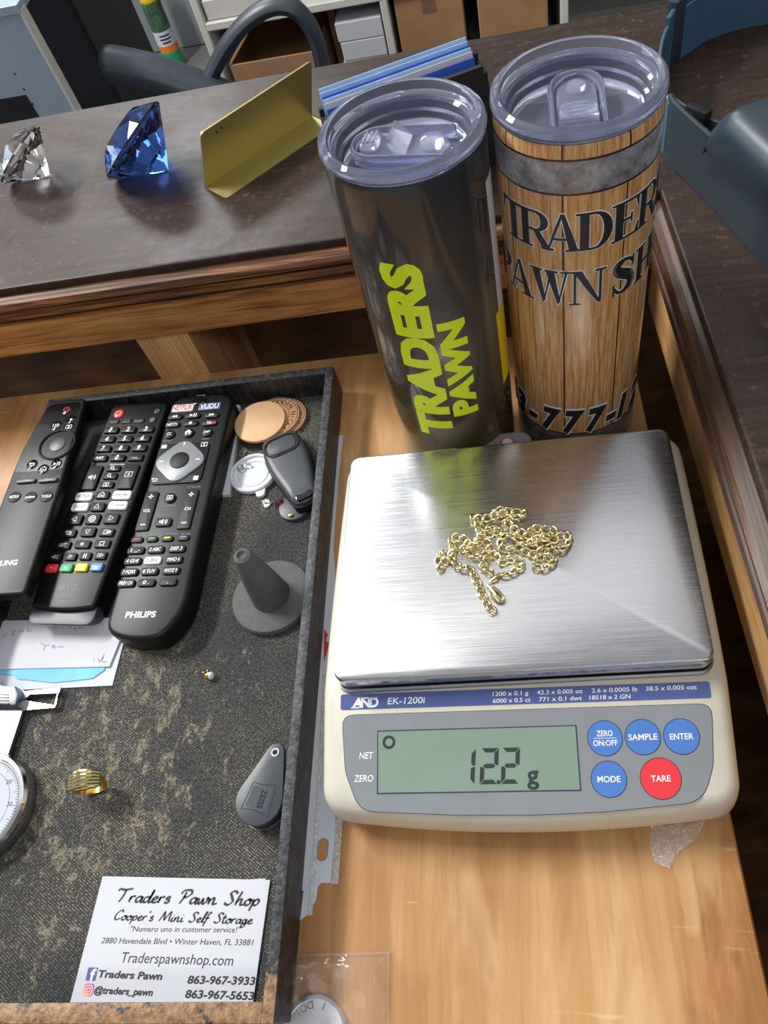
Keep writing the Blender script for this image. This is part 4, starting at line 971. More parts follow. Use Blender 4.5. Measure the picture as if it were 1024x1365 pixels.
for (px, py), ic, tx in (((89, 546), ic_pow, None), ((98.5, 559), ic_dot(.9), None), ((75, 567.5), None, '123'), ((113.5, 566.5), ic_rect(4, 2.6, .5, 'bar'), None), ((43, 619.5), ic_back, None), ((58, 625.5), ic_home(), None), ((83, 617.5), lambda b, u, v, f: (ic_tri('r', 1.6, True)(b, u - 1.2, v, f), ic_pause(b, u + 1.6, v, f)), None)):
    u_, v_ = sm_uv(px, py); u_ = max(-11.5, min(11.5, u_)); v_ = min(147.0, v_); SMR.btn(u_, v_, 8, 8, 'gloss', 4, 0.35, text=tx, cap=2.6, tw=4.4 if tx else None, icon=ic, tmat='redscrap' if ic is ic_pow else 'white')
for px, py in ((36, 642), (64.5, 640.5)):
    u_, v_ = sm_uv(px, py); SMR.btn(u_, v_, 13.6, 3.4, 'darkgrey', 1.5, 1.6, name='rocker')
for (px, py), tx in (((20, 663), 'NETFLIX'), ((41, 662.8), 'prime'), ((62, 661.8), 'TV PLUS')):
    u_, v_ = sm_uv(px, py); SMR.btn(u_, v_, 8.6, 8.6, 'black2', 4.3, 0.5, text=tx, cap=2.0, tw=6.6, bold=.02)
u1, v1 = sm_uv(32, 636); u2, v2 = sm_uv(76, 635); u3, v3 = sm_uv(69, 649); u4, v4 = sm_uv(25, 651)
SMR.text([lambda b, f: (stroke(b, [(u1 - 1.2, v1), (u1 + 1.2, v1)], .35, fn=f), stroke(b, [(u1, v1 - 1.2), (u1, v1 + 1.2)], .35, fn=f), stroke(b, [(u2 - 1.6, v2 - .7), (u2, v2 + .7), (u2 + 1.6, v2 - .7)], .35, fn=f), stroke(b, [(u3 - 1.6, v3 + .7), (u3, v3 - .7), (u3 + 1.6, v3 + .7)], .35, fn=f), stroke(b, [(u4 - 1.4, v4 + 1), (u4 + 1.4, v4 + 1)], .35, fn=f)), ('CC/VD', u4, v4 - 1.2, 1.1, 5)], 'pencil')

# ------------------------------------------------------------------ papers, coins, small things in the tray
def sheet(name, pts, z, th, mat, label, cat, group=None, parent=None):
    c = Vector((sum(p[0] for p in pts) / len(pts), sum(p[1] for p in pts) / len(pts)))
    b = NB(); prism(b, [(p[0] - c.x, p[1] - c.y) for p in pts], 0, th); o = link_mesh(name, fix(b), mat, parent); o.location = (c.x, c.y, z)
    if label: tag(o, label, cat, group)
    return o
def ccw(pts):
    a = sum(p[0] * q[1] - q[0] * p[1] for p, q in zip(pts, pts[1:] + pts[:1])); return pts if a > 0 else pts[::-1]
def pp(pix, z): return ccw([tuple(P(x, y, z).to_2d()) for x, y in pix])
sheet('paper_slip', pp([(300, 538), (320, 540), (306, 659), (283, 661)], 0.0075), ZF, 0.003, M['paper'], 'white folded paper strip beside the remote with the grey pad', 'paper')
# stacked notes under the middle remote
NZ = ZF + 0.0004
n1 = sheet('paper_note', pp([(4, 826), (168, 845), (150, 914), (-40, 923)], NZ), ZF + 0.0001, 0.0006, M['paper2'], 'white folded paper at the bottom of the note pile, its edge showing below', 'paper')
n2 = sheet('blue_wrapper', pp([(-30, 880), (140, 886), (139, 893), (123, 904), (90, 908), (70, 909.5), (40, 906.5), (22, 905), (15, 899), (-30, 899)], NZ + 0.001), ZF + 0.0009, 0.0004, M['cyan'], 'light blue strip sticking out under the top handwritten note', 'wrapper')
tp = pp([(6, 827), (146, 823), (160, 851), (145, 888), (-60, 893), (-40, 840)], NZ + 0.002)
n3 = sheet('paper_note', tp, ZF + 0.0015, 0.0004, M['paper'], 'white note with faint handwriting, topmost of the pile by the remotes', 'paper')
b_ = NB(); ctr_ = n3.location
def hw(lines):
    for ln in lines:
        q = [P(x, y, ZF + 0.002) for x, y in ln]; q = catmull(q, 4) if len(q) > 2 else q
        stroke(b_, [(p.x - ctr_.x, p.y - ctr_.y) for p in q], 0.00035, 0.00052)
hw([[(10, 844), (4, 846), (3, 849), (8, 848), (11, 845)], [(13, 841), (20, 840), (15, 847)], [(22, 840), (18, 843), (15, 847), (22, 845)], [(27, 838), (26, 842), (31, 841)], [(32, 837), (30, 843)], [(34, 837), (38, 838), (36, 842), (42, 840)],
    [(72, 833), (77, 832), (75, 836), (71, 837), (78, 836)], [(80, 837), (84, 837)], [(86, 832), (93, 830), (90, 834), (95, 836), (91, 838)], [(97, 834), (102, 834), (99, 837), (103, 839), (98, 839)], [(110, 834), (106, 835), (106, 838), (112, 836)], [(137, 832), (138, 834)],
    [(54, 857), (60, 861), (57, 868)], [(60, 861), (66, 859)], [(68, 862), (73, 860), (70, 864), (76, 862)], [(78, 861), (80, 863), (86, 861)], [(125, 878), (126, 881)], [(131, 878), (133, 882), (139, 872)], [(138, 876), (136, 882), (143, 882)]])
link_mesh('handwriting', b_, M['pencil'], n3)
# business cards
cz = ZF
c0 = sheet('business_card', ccw([tuple(Vector(q)) for q in [(-0.2105, -0.1500), (-0.1262, -0.1466), (-0.1285, -0.1945), (-0.2112, -0.1996)]]), cz, 0.0005, M['cardpale'], 'pale blue card whose top edge shows under the white printed card', 'card')
CW, CH_ = 0.0886, 0.0535
tl, tr, bl_ = P(137, 1168, cz + 0.001), P(362, 1173, cz + 0.001), P(98, 1337, cz + 0.001)
CA = math.atan2(tr.y - tl.y, tr.x - tl.x)
CD = thing('business_card', 'white printed business card in the near right corner of the black tray', 'card', (tl.x, tl.y, cz + 0.0006), CA)
b_ = NB(); prism(b_, [(-0.0006, -CH_), (0.0872, -CH_), (0.0872, 0), (0, 0)], 0, 0.0005); link_mesh('card', b_, M['paper'], CD)
Minv = CD.matrix_basis.inverted() if False else (Matrix.Translation((tl.x, tl.y, cz + 0.0006)) @ Matrix.Rotation(CA, 4, 'Z')).inverted()
def cuv(px, py):
    p = Minv @ P(px, py, cz + 0.0011); return p.x, p.y
KW = 0.0872
# brush script built from pen strokes (x-height .45, ascender 1)
SCR = {'T': (0.78, [[(0.02, 0.80), (0.10, 0.95), (0.40, 0.90), (0.85, 1.0)], [(0.48, 0.93), (0.38, 0.4), (0.22, 0.0)]]),
 'r': (0.38, [[(0.12, 0.46), (0.03, 0.0)], [(0.06, 0.18), (0.18, 0.42), (0.36, 0.44)]]),
 'a': (0.46, [[(0.36, 0.42), (0.14, 0.40), (0.04, 0.15), (0.14, 0.02), (0.32, 0.2), (0.40, 0.44), (0.34, 0.1), (0.40, 0.02), (0.50, 0.1)]]),
 'd': (0.50, [[(0.34, 0.42), (0.12, 0.38), (0.04, 0.12), (0.16, 0.02), (0.34, 0.25), (0.52, 0.95), (0.36, 0.12), (0.42, 0.02), (0.54, 0.1)]]),
 'e': (0.38, [[(0.06, 0.20), (0.30, 0.32), (0.26, 0.44), (0.10, 0.36), (0.06, 0.1), (0.2, 0.02), (0.42, 0.14)]]),
 's': (0.38, [[(0.32, 0.40), (0.18, 0.46), (0.10, 0.34), (0.26, 0.18), (0.20, 0.02), (0.0, 0.06)]]), 'P': (0.66, [[(0.36, 0.85), (0.26, 0.4), (0.10, 0.0)], [(0.08, 0.70), (0.22, 0.95), (0.60, 0.98), (0.66, 0.72), (0.42, 0.48), (0.24, 0.5)]]),
 'w': (0.60, [[(0.04, 0.44), (0.06, 0.08), (0.16, 0.04), (0.30, 0.40), (0.30, 0.08), (0.40, 0.04), (0.54, 0.32), (0.52, 0.46), (0.62, 0.40)]]),
 'n': (0.50, [[(0.08, 0.44), (0.02, 0.0)], [(0.04, 0.15), (0.20, 0.42), (0.32, 0.42), (0.28, 0.08), (0.36, 0.02), (0.52, 0.1)]]), 'S': (0.62, [[(0.66, 0.82), (0.50, 1.0), (0.28, 0.86), (0.38, 0.55), (0.46, 0.25), (0.24, 0.0), (0.0, 0.12)]]),
 'h': (0.50, [[(0.28, 1.0), (0.14, 0.5), (0.02, 0.0)], [(0.06, 0.15), (0.24, 0.42), (0.34, 0.38), (0.30, 0.08), (0.38, 0.02), (0.52, 0.1)]]), 'o': (0.42, [[(0.24, 0.44), (0.06, 0.28), (0.08, 0.04), (0.26, 0.04), (0.36, 0.28), (0.24, 0.44), (0.46, 0.36)]]),
 'p': (0.48, [[(0.14, 0.46), (0.04, 0.0), (-0.06, -0.38)], [(0.08, 0.15), (0.26, 0.44), (0.40, 0.32), (0.28, 0.04), (0.08, 0.06)]]), 'C': (0.62, [[(0.62, 0.78), (0.54, 1.0), (0.24, 0.78), (0.08, 0.3), (0.20, 0.02), (0.54, 0.18)]]),
 "'": (0.2, [[(0.16, 1.0), (0.10, 0.78)]]), 'M': (0.94, [[(0.0, 0.0), (0.20, 0.5), (0.34, 0.96), (0.38, 0.3), (0.40, 0.1)], [(0.40, 0.1), (0.62, 0.6), (0.84, 0.98), (0.80, 0.3), (0.86, 0.02)]]),
 'i': (0.26, [[(0.12, 0.44), (0.06, 0.1), (0.14, 0.02), (0.28, 0.1)], [(0.18, 0.64), (0.20, 0.70)]]), 'l': (0.26, [[(0.06, 0.1), (0.34, 0.9), (0.26, 1.0), (0.08, 0.2), (0.14, 0.02), (0.28, 0.1)]]),
 'f': (0.32, [[(0.42, 0.92), (0.30, 1.0), (0.12, 0.3), (-0.04, -0.36)], [(0.02, 0.42), (0.34, 0.46)]]), 't': (0.30, [[(0.22, 0.85), (0.08, 0.15), (0.14, 0.02), (0.30, 0.1)], [(0.02, 0.52), (0.34, 0.58)]]),
 'g': (0.46, [[(0.36, 0.42), (0.12, 0.38), (0.06, 0.12), (0.20, 0.06), (0.36, 0.42), (0.26, -0.2), (0.04, -0.34), (0.06, -0.1), (0.48, 0.1)]]), ' ': (0.42, [])}
def script_text(b, s, x, y, h, width, wpen, fn):
    tot_ = sum(SCR[c][0] for c in s); kx = width / tot_; u = x
    for c in s:
        adv, st_ = SCR[c]
        for q in st_:
            q2 = [(u + p[0] * kx + 0.10 * h * p[1], y + p[1] * h) for p in q]; q3 = catmull([(p[0], p[1], 0) for p in q2], 6) if len(q2) > 2 else q2
            stroke(b, q3, wpen, fn=fn, pen=(0.55, 0.40))
        u += adv * kx
b_ = NB(); fc = lambda x, y: (0.0004 + x * 0.968, y, 0.00058)
(x0, y0), (x1, y1) = cuv(153, 1202), cuv(353, 1202); script_text(b_, 'Traders Pawn Shop', x0, y0, 0.0060, x1 - x0, 0.00140, fc)
(x0, y0), (x1, y1) = cuv(151, 1226), cuv(343, 1226); script_text(b_, "Cooper's Mini Self Storage", x0, y0, 0.0043, x1 - x0, 0.00098, fc)
for s_, a, c_, cap_, bd in (('"Numero uno in customer service!"', (175, 1238), (326, 1239.5), 0.0023, 0.0), ('2880 Havendale Blvd • Winter Haven, FL 33881', (135, 1253.5), (344.5, 1256.5), 0.0024, 0.0), ('Traderspawnshop.com', (163, 1276), (317, 1280.5), 0.0042, 0.0),
                   ('Traders Pawn', (131, 1298), (219.5, 1301.5), 0.0028, 0.035), ('863-967-3933', (254, 1306), (347.5, 1308), 0.0030, 0.03), ('@traders_pawn', (125.5, 1319.5), (206.5, 1323), 0.0026, 0.035), ('863-967-5653', (251, 1325), (346, 1328), 0.0030, 0.03)):
    (x0, y0), (x1, y1) = cuv(*a), cuv(*c_)
    put_text(b_, s_, (x0 + x1) / 2, (y0 + y1) / 2, cap_, x1 - x0, bd, 0.12 if bd == 0 else 0.1, math.atan2(y1 - y0, x1 - x0), fn=fc)
link_mesh('card_lettering', b_, M['ink'], CD)
x0, y0 = cuv(122.5, 1298.5); b_ = NB(); poly(b_, rrect(0.0050, 0.0054, 0.0004, 3, x0, y0), 0.00056); o = link_mesh('social_badge', b_, M['strip'], CD); o['label'] = 'blue square badge with white f'
b_ = NB(); put_text(b_, 'f', x0 + 0.0006, y0 - 0.0003, 0.0046, 0.0026, 0.03, fn=lambda x, y: (x, y, 0.00062)); link_mesh('badge_letter', b_, M['white'], o)
x0, y0 = cuv(118, 1319.5)
m = NT('orange_purple_badge'); tx_ = m.xyz(); m.set(Base_Color=m.ramp(m.math('MULTIPLY', m.math('ADD', m.math('SUBTRACT', tx_[0], x0 - 0.0026), m.math('SUBTRACT', tx_[1], y0 - 0.0026)), 96), [(0.0, lin(250, 190, 60)), (0.4, lin(236, 84, 80)), (0.75, lin(190, 60, 160)), (1.0, lin(90, 70, 200))]), Roughness=0.5)
b_ = NB(); poly(b_, rrect(0.0050, 0.0050, 0.0013, 5, x0, y0), 0.00056); o = link_mesh('social_badge', b_, m.m, CD); o['label'] = 'orange to purple rounded badge with camera outline'
b_ = NB(); stroke(b_, rrect(0.0036, 0.0036, 0.001, 4, x0, y0), 0.00035, 0.00062, True); stroke(b_, circle(0.0009, 14, x0, y0), 0.00032, 0.00062, True); poly(b_, circle(0.00024, 8, x0 + 0.0011, y0 + 0.0011), 0.00062); link_mesh('badge_mark', b_, M['white'], o)

# clear sleeve with wooden tokens
sl = sheet('plastic_sleeve', pp([(322, 521), (409, 512), (398, 586), (312, 615)], ZF + 0.001), ZF + 0.0002, 0.0006, M['sleeve'], 'flat clear plastic sleeve under the round wooden tokens', 'sleeve')
WD = plain('birch_token', (212, 172, 128), 0.6, var=0.12, scale=40); WD2 = plain('darker_birch_token', (196, 148, 104), 0.6, var=0.12, scale=40)
def token(px, py, r, z, th, mat, label, ink=False):
    p = P(px, py, z + th); e = thing('wooden_token', label, 'token', (p.x, p.y, z), 0.0, 'round wooden tokens in the tray')
    b = NB(); prism(b, circle(r, 48), 0, th, 0.0004, 2, 0.0003); link_mesh('disc', fix(b), mat, e, True)
    if ink:
        b = NB(); stroke(b, circle(r * 0.93, 48), 0.0005, th + 0.00006, True); stroke(b, circle(r * 0.60, 40), 0.0004, th + 0.00006, True)
        for i, ch in enumerate('WOODEN NICKEL'):
            a = math.radians(110 - i * 15); 
            if ch != ' ': put_text(b, ch, r * 0.76 * math.cos(a), r * 0.76 * math.sin(a), 0.0032, None, 0.02, 0, a - PI / 2, z=th + 0.00006)
        link_mesh('printing', b, M['ink'], e)
    return e
token(375, 556, 0.0175, ZF + 0.0010, 0.0020, WD2, 'wooden token with dark ring print, lowest in the fanned stack', True)
token(366, 555, 0.0175, ZF + 0.0032, 0.0020, WD2, 'wooden token with dark lettering, middle of the fanned stack', True)
token(346, 561, 0.0178, ZF + 0.0054, 0.0022, WD, 'plain pale wooden token on top of the fanned stack')
# milky round lid with two small stones
lp = P(337, 630, ZF + 0.003); LD = thing('jar_lid', 'small milky plastic lid with tab beside the black key fob', 'lid', (lp.x, lp.y, ZF), 0)
b_ = NB(); lathe(b_, [(0, 0.0002), (0.0152, 0.0002), (0.0158, 0.0010), (0.0156, 0.0034), (0.0150, 0.0038), (0.0138, 0.0034), (0.0132, 0.0020), (0.0108, 0.0016), (0.0102, 0.0022), (0.0096, 0.0016), (0, 0.0014)], 48); link_mesh('lid_disc', fix(b_), M['whiteclear'], LD, True)
b_ = NB(); prism(b_, smooth_poly([(0.003, -0.0140), (0.0100, -0.0115), (0.0100, -0.0185), (0.0050, -0.0198)][::-1], 0.002), 0.0004, 0.0024, 0.0004); link_mesh('tab', fix(b_), M['whiteclear'], LD, True)
def gem(r, mat_, table=0.57, n_=8):
    b = NB(); V = []
    for i in range(n_): a = 2 * PI * i / n_; V.append((table * r * math.cos(a), table * r * math.sin(a), 0.33 * r))
    for i in range(n_): a = 2 * PI * (i + 0.5) / n_; V.append((0.80 * r * math.cos(a), 0.80 * r * math.sin(a), 0.19 * r))
    for i in range(2 * n_): a = 2 * PI * i / (2 * n_); V += [(r * math.cos(a), r * math.sin(a), 0.025 * r), (r * math.cos(a), r * math.sin(a), -0.03 * r)]
    for i in range(n_): a = 2 * PI * (i + 0.5) / n_; V.append((0.30 * r * math.cos(a), 0.30 * r * math.sin(a), -0.665 * r))
    V.append((0, 0, -0.88 * r))
    vs = [b.verts.new(v) for v in V]; rr = bmesh.ops.convex_hull(b, input=vs)
    bmesh.ops.delete(b, geom=[v for v in b.verts if not v.link_faces], context='VERTS')
    return fix(b)
def small_gem(px, py, z, r, mat_, label, tilt=(0.5, 0.2, 0)):
    o = link_mesh('loose_stone', gem(r, None), mat_); p = P(px, py, z + r * 0.6); o.location = (p.x, p.y, z + r * 0.72); o.rotation_euler = tilt
    return tag(o, label, 'gemstone')
small_gem(330, 621, ZF + 0.0014, 0.0026, M['crystal'], 'square clear loose stone in the milky lid', (0.9, 0.3, 0)); small_gem(322, 625, ZF + 0.0014, 0.0026, M['silver'], 'round grey loose stone in the milky lid', (0.4, 0.5, 0))
small_gem(355, 671, ZF, 0.0030, M['crystal'], 'tiny clear loose stone on the lining left of the red one', (0.8, 0.2, 0.4)); small_gem(374, 673, ZF, 0.0034, M['ruby'], 'tiny red loose stone beside the key fob tip', (0.7, 0.5, 0.2))
# key fob
ka, kb_ = P(373, 588, 0.017), P(405, 660, 0.015); kd = (kb_ - ka); kl = kd.to_2d().length; ang_ = math.atan2(kd.y, kd.x)
KF = thing('key_fob', 'black car key fob with one oval button lying against the tray wall', 'key fob', (ka.x, ka.y, ZF), ang_)
ko = smooth_poly([(-0.0085, -0.0125), (0.008, -0.0152), (0.024, -0.0142), (kl + 0.006, -0.0085), (kl + 0.008, 0.0), (kl + 0.006, 0.0085), (0.024, 0.0142), (0.008, 0.0152), (-0.0085, 0.0125)], [0.005, 0.006, 0.008, 0.003, 0.003, 0.003, 0.008, 0.006, 0.005], 5)
b_ = NB(); loft(b_, [[(x, y, z) for x, y in (inset(ko, i_) if i_ else ko)] for i_, z in ((0.0025, 0.0004), (0.0004, 0.002), (0, 0.006), (0.0006, 0.0085))]); link_mesh('back_shell', fix(b_), M['black2'], KF, True)
b_ = NB(); loft(b_, [[(0.013 + (x - 0.013) * i_, y * i_, z) for x, y in ko] for i_, z in ((0.95, 0.0082), (0.94, 0.0100), (0.89, 0.0116), (0.80, 0.0126), (0.62, 0.0130))]); link_mesh('front_shell', fix(b_), M['darkgrey'], KF, True)
bq = rrect(0.0125, 0.0195, 0.005, 6, 0.0045, 0.0)
b_ = NB(); tube(b_, [(x, y, 0.0130) for x, y in rrect(0.0148, 0.0222, 0.006, 6, 0.0045, 0)], 0.0007, 6, True); link_mesh('button_groove', fix(b_), M['black2'], KF, True)
b_ = NB(); prism(b_, bq, 0.0115, 0.0138, 0.0008, 3); link_mesh('button', fix(b_), M['darkgrey'], KF, True)
b_ = NB(); prism(b_, rrect(0.006, 0.011, 0.0025, 5, kl + 0.001, 0.0), 0.009, 0.01235, 0.0003); link_mesh('ring_slot', fix(b_), M['gloss'], KF, True)
bp2 = P(402, 655, 0.006); kh = thing('key', 'dark round key head with gold stud under the key fob tip', 'key', (bp2.x, bp2.y, ZF), 0.3)
b_ = NB(); prism(b_, circle(0.0100, 32), 0.0, 0.0030, 0.0006); ko_ = link_mesh('key_head', fix(b_), M['darkgrey'], kh, True)
kh.location = (P(393, 676, 0.006).x, P(393, 676, 0.006).y - 0.0005, ZF)
b_ = NB(); lathe(b_, [(0, 0.003), (0.0016, 0.003), (0.0014, 0.0042), (0, 0.0046)], 14, -0.003, -0.006); link_mesh('stud', fix(b_), M['goldrich'], kh, True)
# ring cone
cb = P(361, 793, ZF + 0.005); RC = thing('ring_holder', 'dark grey rubber ring cone on round base in the tray', 'ring holder', (cb.x, cb.y, ZF), 0)
b_ = NB(); lathe(b_, [(0, 0), (0.0232, 0), (0.0242, 0.0010), (0.0242, 0.0032), (0.0234, 0.0044), (0.0215, 0.0048), (0, 0.0050)], 56); link_mesh('base', fix(b_), M['felt'], RC, True)
b_ = NB(); lathe(b_, [(0, 0.0050), (0.0114, 0.0050), (0.0112, 0.0075), (0.0098, 0.020), (0.0076, 0.036), (0.0058, 0.0470), (0.0046, 0.0505), (0.0028, 0.0515), (0.0016, 0.0500), (0, 0.0496)], 40); link_mesh('cone', fix(b_), M['felt'], RC, True)
# gold ring
rp = P(124, 1050, ZF + 0.005); GR = thing('gold_ring', 'yellow gold ring with wide ribbed top lying on the lining', 'ring', (rp.x, rp.y, ZF), 0.20)
b_ = NB(); ro_, n_ = 0.0088, 44; rings = []
for i in range(n_):
    a = 2 * PI * i / n_; top = max(0.0, math.sin(a)); hw_ = 0.0014 + 0.0040 * top ** 1.6; r2 = ro_ + 0.0014 * top
    rings.append([Vector((rr * math.cos(a), s_ * hw_, rr * math.sin(a))) for rr, s_ in ((ro_ - 0.0008, -1), (r2, -1), (r2 + 0.0003, -0.5), (r2, 0), (r2 + 0.0003, 0.5), (r2, 1), (ro_ - 0.0008, 1))])
Rv = [[b_.verts.new(p) for p in q] for q in rings]
for i in range(n_):
    A_, B_ = Rv[i], Rv[(i + 1) % n_]
    for j in range(7): b_.faces.new((A_[j], B_[j], B_[(j + 1) % 7], A_[(j + 1) % 7]))
T_ = Matrix.Translation((0, 0, 0.0060)) @ Matrix.Rotation(math.radians(-3), 4, 'X') @ Matrix.Rotation(math.radians(8), 4, 'Y')
for v in b_.verts: v.co = T_ @ v.co
zmn = min(v.co.z for v in b_.verts)
for v in b_.verts: v.co.z -= zmn
link_mesh('band', fix(b_), M['goldrich'], GR, True)
b_ = NB()
for j in range(5):
    y__ = -0.0038 + j * 0.0019; tube(b_, [((ro_ + 0.0016) * math.cos(a), y__ * (0.6 + 0.4 * math.sin(a)), (ro_ + 0.0016) * math.sin(a)) for a in [math.radians(42 + 96 * i / 12) for i in range(13)]], 0.0010, 8)
for v in b_.verts: v.co = T_ @ v.co; v.co.z -= zmn
o = link_mesh('ribs', fix(b_), M['gold'], GR, True); o['label'] = 'paler ribbed stripes across the ring top'
# pearl stud
sp_ = P(281, 901, ZF + 0.002); PS = thing('stud_earring', 'tiny pearl stud with gold prongs on the lining', 'earring', (sp_.x, sp_.y, ZF), 0.9)
b_ = NB(); bmesh.ops.create_uvsphere(b_, u_segments=18, v_segments=12, radius=0.0023, matrix=Matrix.Translation((0, 0, 0.0023))); link_mesh('pearl', b_, M['paper'], PS, True)
b_ = NB(); lathe(b_, [(0.0021, 0.0012), (0.0024, 0.0026), (0.0021, 0.0038), (0.0012, 0.0044), (0, 0.0045)], 16)
for a in (0.6, 1.9): box(b_, (0.0018 * math.cos(a) - 0.0004, 0.0030 * math.sin(a) - 0.0004, 0.002), (0.0018 * math.cos(a) + 0.0004, 0.0030 * math.sin(a) + 0.0004, 0.0046))
for v in b_.verts: v.co.y += 0.0008; v.co.x -= 0.0006
link_mesh('setting', fix(b_), M['goldrich'], PS, True)
# loupe
l0, l1 = P(367, 1003, 0.0185), P(345, 1066, 0.0185); ld = l1 - l0; la = math.atan2(ld.y, ld.x); ll = ld.to_2d().length
LP = thing('loupe', 'folded grey teardrop pocket magnifier against the right tray wall', 'magnifier', (l0.x, l0.y, ZF), la)
def teardrop(r0, r1, L_, n_=16):
    s_ = math.asin((r1 - r0) / L_); o = []
    for i in range(n_ + 1):
        a = PI / 2 + s_ + (PI - 2 * s_) * i / n_; o.append((r0 * math.cos(a), r0 * math.sin(a)))
    for i in range(n_ + 1):
        a = -PI / 2 - s_ + (PI + 2 * s_) * i / n_; o.append((L_ + r1 * math.cos(a), r1 * math.sin(a)))
    return o
td = teardrop(0.0048, 0.0122, ll)
b_ = NB(); prism(b_, td, 0.0105, 0.0140, 0.0007, 2, 0.0004); pl_ = link_mesh('cover_plate', fix(b_), M['darkgrey'], LP, True)
b_ = NB(); prism(b_, td, 0.0002, 0.0022, 0.0004, 1); link_mesh('cover_plate', fix(b_), M['darkgrey'], LP, True)
b_ = NB(); prism(b_, circle(0.0112, 36, ll + 0.0008, 0.0), 0.0022, 0.0105); link_mesh('lens_body', fix(b_), M['black2'], LP, True)
b_ = NB(); lathe(b_, [(0.0113, 0.0030), (0.0117, 0.0030), (0.0117, 0.0050), (0.0113, 0.0050)], 36, ll + 0.0008, 0.0, True); link_mesh('lens_ring', fix(b_), M['silver'], LP, True)
b_ = NB(); lathe(b_, [(0.0013, 0.0139), (0.0022, 0.0139), (0.0022, 0.0144), (0.0013, 0.0144)], 20, 0, 0, True); link_mesh('rivet', fix(b_), M['silver'], LP, True)
b_ = NB(); prism(b_, circle(0.0013, 16), 0.0138, 0.01405); link_mesh('rivet_hole', fix(b_), M['gloss'], LP)
b_ = NB(); pz_ = 0.01406
sh_ = [(ll - 0.0085, 0.0062), (ll - 0.0075, -0.0058), (ll + 0.0060, -0.0072), (ll + 0.0070, 0.0078)]
stroke(b_, catmull([(sh_[0][0], sh_[0][1], 0), (ll - 0.0072, 0, 0), (sh_[1][0], sh_[1][1], 0)], 6) + [Vector((sh_[2][0], sh_[2][1], 0))] + catmull([(sh_[2][0], sh_[2][1], 0), (ll + 0.0052, 0, 0), (sh_[3][0], sh_[3][1], 0)], 6)[1:], 0.0004, pz_, True)
link_mesh('badge_outline', b_, M['black2'], pl_)
b_ = NB(); poly(b_, ccw([(ll - 0.0062, 0.0050), (ll - 0.0060, -0.0052), (ll + 0.0042, -0.0056), (ll + 0.0048, 0.0056)]), pz_ - 0.00002); link_mesh('badge_panel', b_, M['teal2'], pl_)
b_ = NB(); put_text(b_, 'ZEISS', ll - 0.0007, 0.0016, 0.0028, 0.0092, 0.02, 0, 0.02, z=pz_ + 0.00004); link_mesh('badge_lettering', b_, M['gloss'], pl_)

# dial caliper at the left edge
dcx, dcy, dr = -0.2875, -0.1105, 0.0285
DC = thing('dial_caliper', 'steel dial caliper with white dial at the left of the tray', 'caliper', (dcx, dcy, ZF), 0)
def D(px, py, z): p = P(px, py, z); return (p.x - dcx, p.y - dcy)
b_ = NB(); prism(b_, circle(dr + 0.0002, 64), 0.0, 0.0065, 0.001); link_mesh('dial_case', fix(b_), M['steel'], DC, True)
b_ = NB(); lathe(b_, [(dr - 0.0034, 0.0062), (dr, 0.0062), (dr + 0.0003, 0.0085), (dr - 0.0008, 0.0104), (dr - 0.0026, 0.0108), (dr - 0.0034, 0.0098)], 64, 0, 0, True); link_mesh('bezel', fix(b_), M['silver'], DC, True)
b_ = NB(); prism(b_, circle(dr - 0.0032, 64), 0.0060, 0.0088); di = link_mesh('dial_face', fix(b_), M['paper2'], DC)
b_ = NB()
for i in range(100):
    a = 2 * PI * i / 100; r1 = dr - 0.0045; r0 = r1 - (0.0026 if i % 5 == 0 else 0.0014); stroke(b_, [(r0 * math.cos(a), r0 * math.sin(a)), (r1 * math.cos(a), r1 * math.sin(a))], 0.00028, 0.00886)
stroke(b_, circle(dr - 0.0095, 48), 0.0002, 0.00886, True); stroke(b_, circle(dr - 0.0045, 64), 0.0003, 0.00886, True)
for i in range(10): a = PI / 2 - 2 * PI * i / 10; put_text(b_, str(i * 10), (dr - 0.0087) * math.cos(a + 0.35), (dr - 0.0087) * math.sin(a + 0.35), 0.0022, None, 0.005, z=0.00886)
link_mesh('dial_marks', b_, M['ink'], di)
b_ = NB(); poly(b_, [(-0.003, -0.0006), (0.014, 0.0), (-0.003, 0.0006)], 0.0090); link_mesh('needle', b_, M['ink'], di)
b_ = NB(); prism(b_, circle(dr - 0.0030, 48), 0.0098, 0.0102); link_mesh('glass', b_, M['lens'], DC)
bz = 0.0040
b_ = NB(); prism(b_, ccw([D(-40, 940, ZF + bz), D(31, 945, ZF + bz), D(9, 1012, ZF + bz), D(-60, 1010, ZF + bz)]), 0.0015, bz, 0.0003); link_mesh('beam', fix(b_), M['steel'], DC)
b_ = NB(); prism(b_, ccw([D(-40, 906, ZF + bz), D(26, 918, ZF + bz), D(33, 921, ZF + bz), D(81, 916, ZF + bz), D(79, 924, ZF + bz), D(40, 926, ZF + bz), D(33, 932, ZF + bz), D(-40, 940, ZF + bz)]), 0.0014, bz, 0.0002); link_mesh('jaw', fix(b_), M['steel'], DC)
b_ = NB(); prism(b_, ccw([D(-40, 930, ZF + bz), D(33, 933, ZF + bz), D(72, 939.5, ZF + bz), D(74, 943, ZF + bz), D(30, 947, ZF + bz), D(-40, 952, ZF + bz)]), 0.0010, bz - 0.0003, 0.0002); link_mesh('jaw', fix(b_), M['silver'], DC)
b_ = NB(); prism(b_, ccw([D(77, 923, ZF + bz), D(76, 925, ZF + bz), D(72, 940, ZF + bz), D(74.5, 940, ZF + bz)]), 0.0016, bz - 0.0002); link_mesh('jaw_tip', fix(b_), M['silver'], DC)
lkz = 0.0098
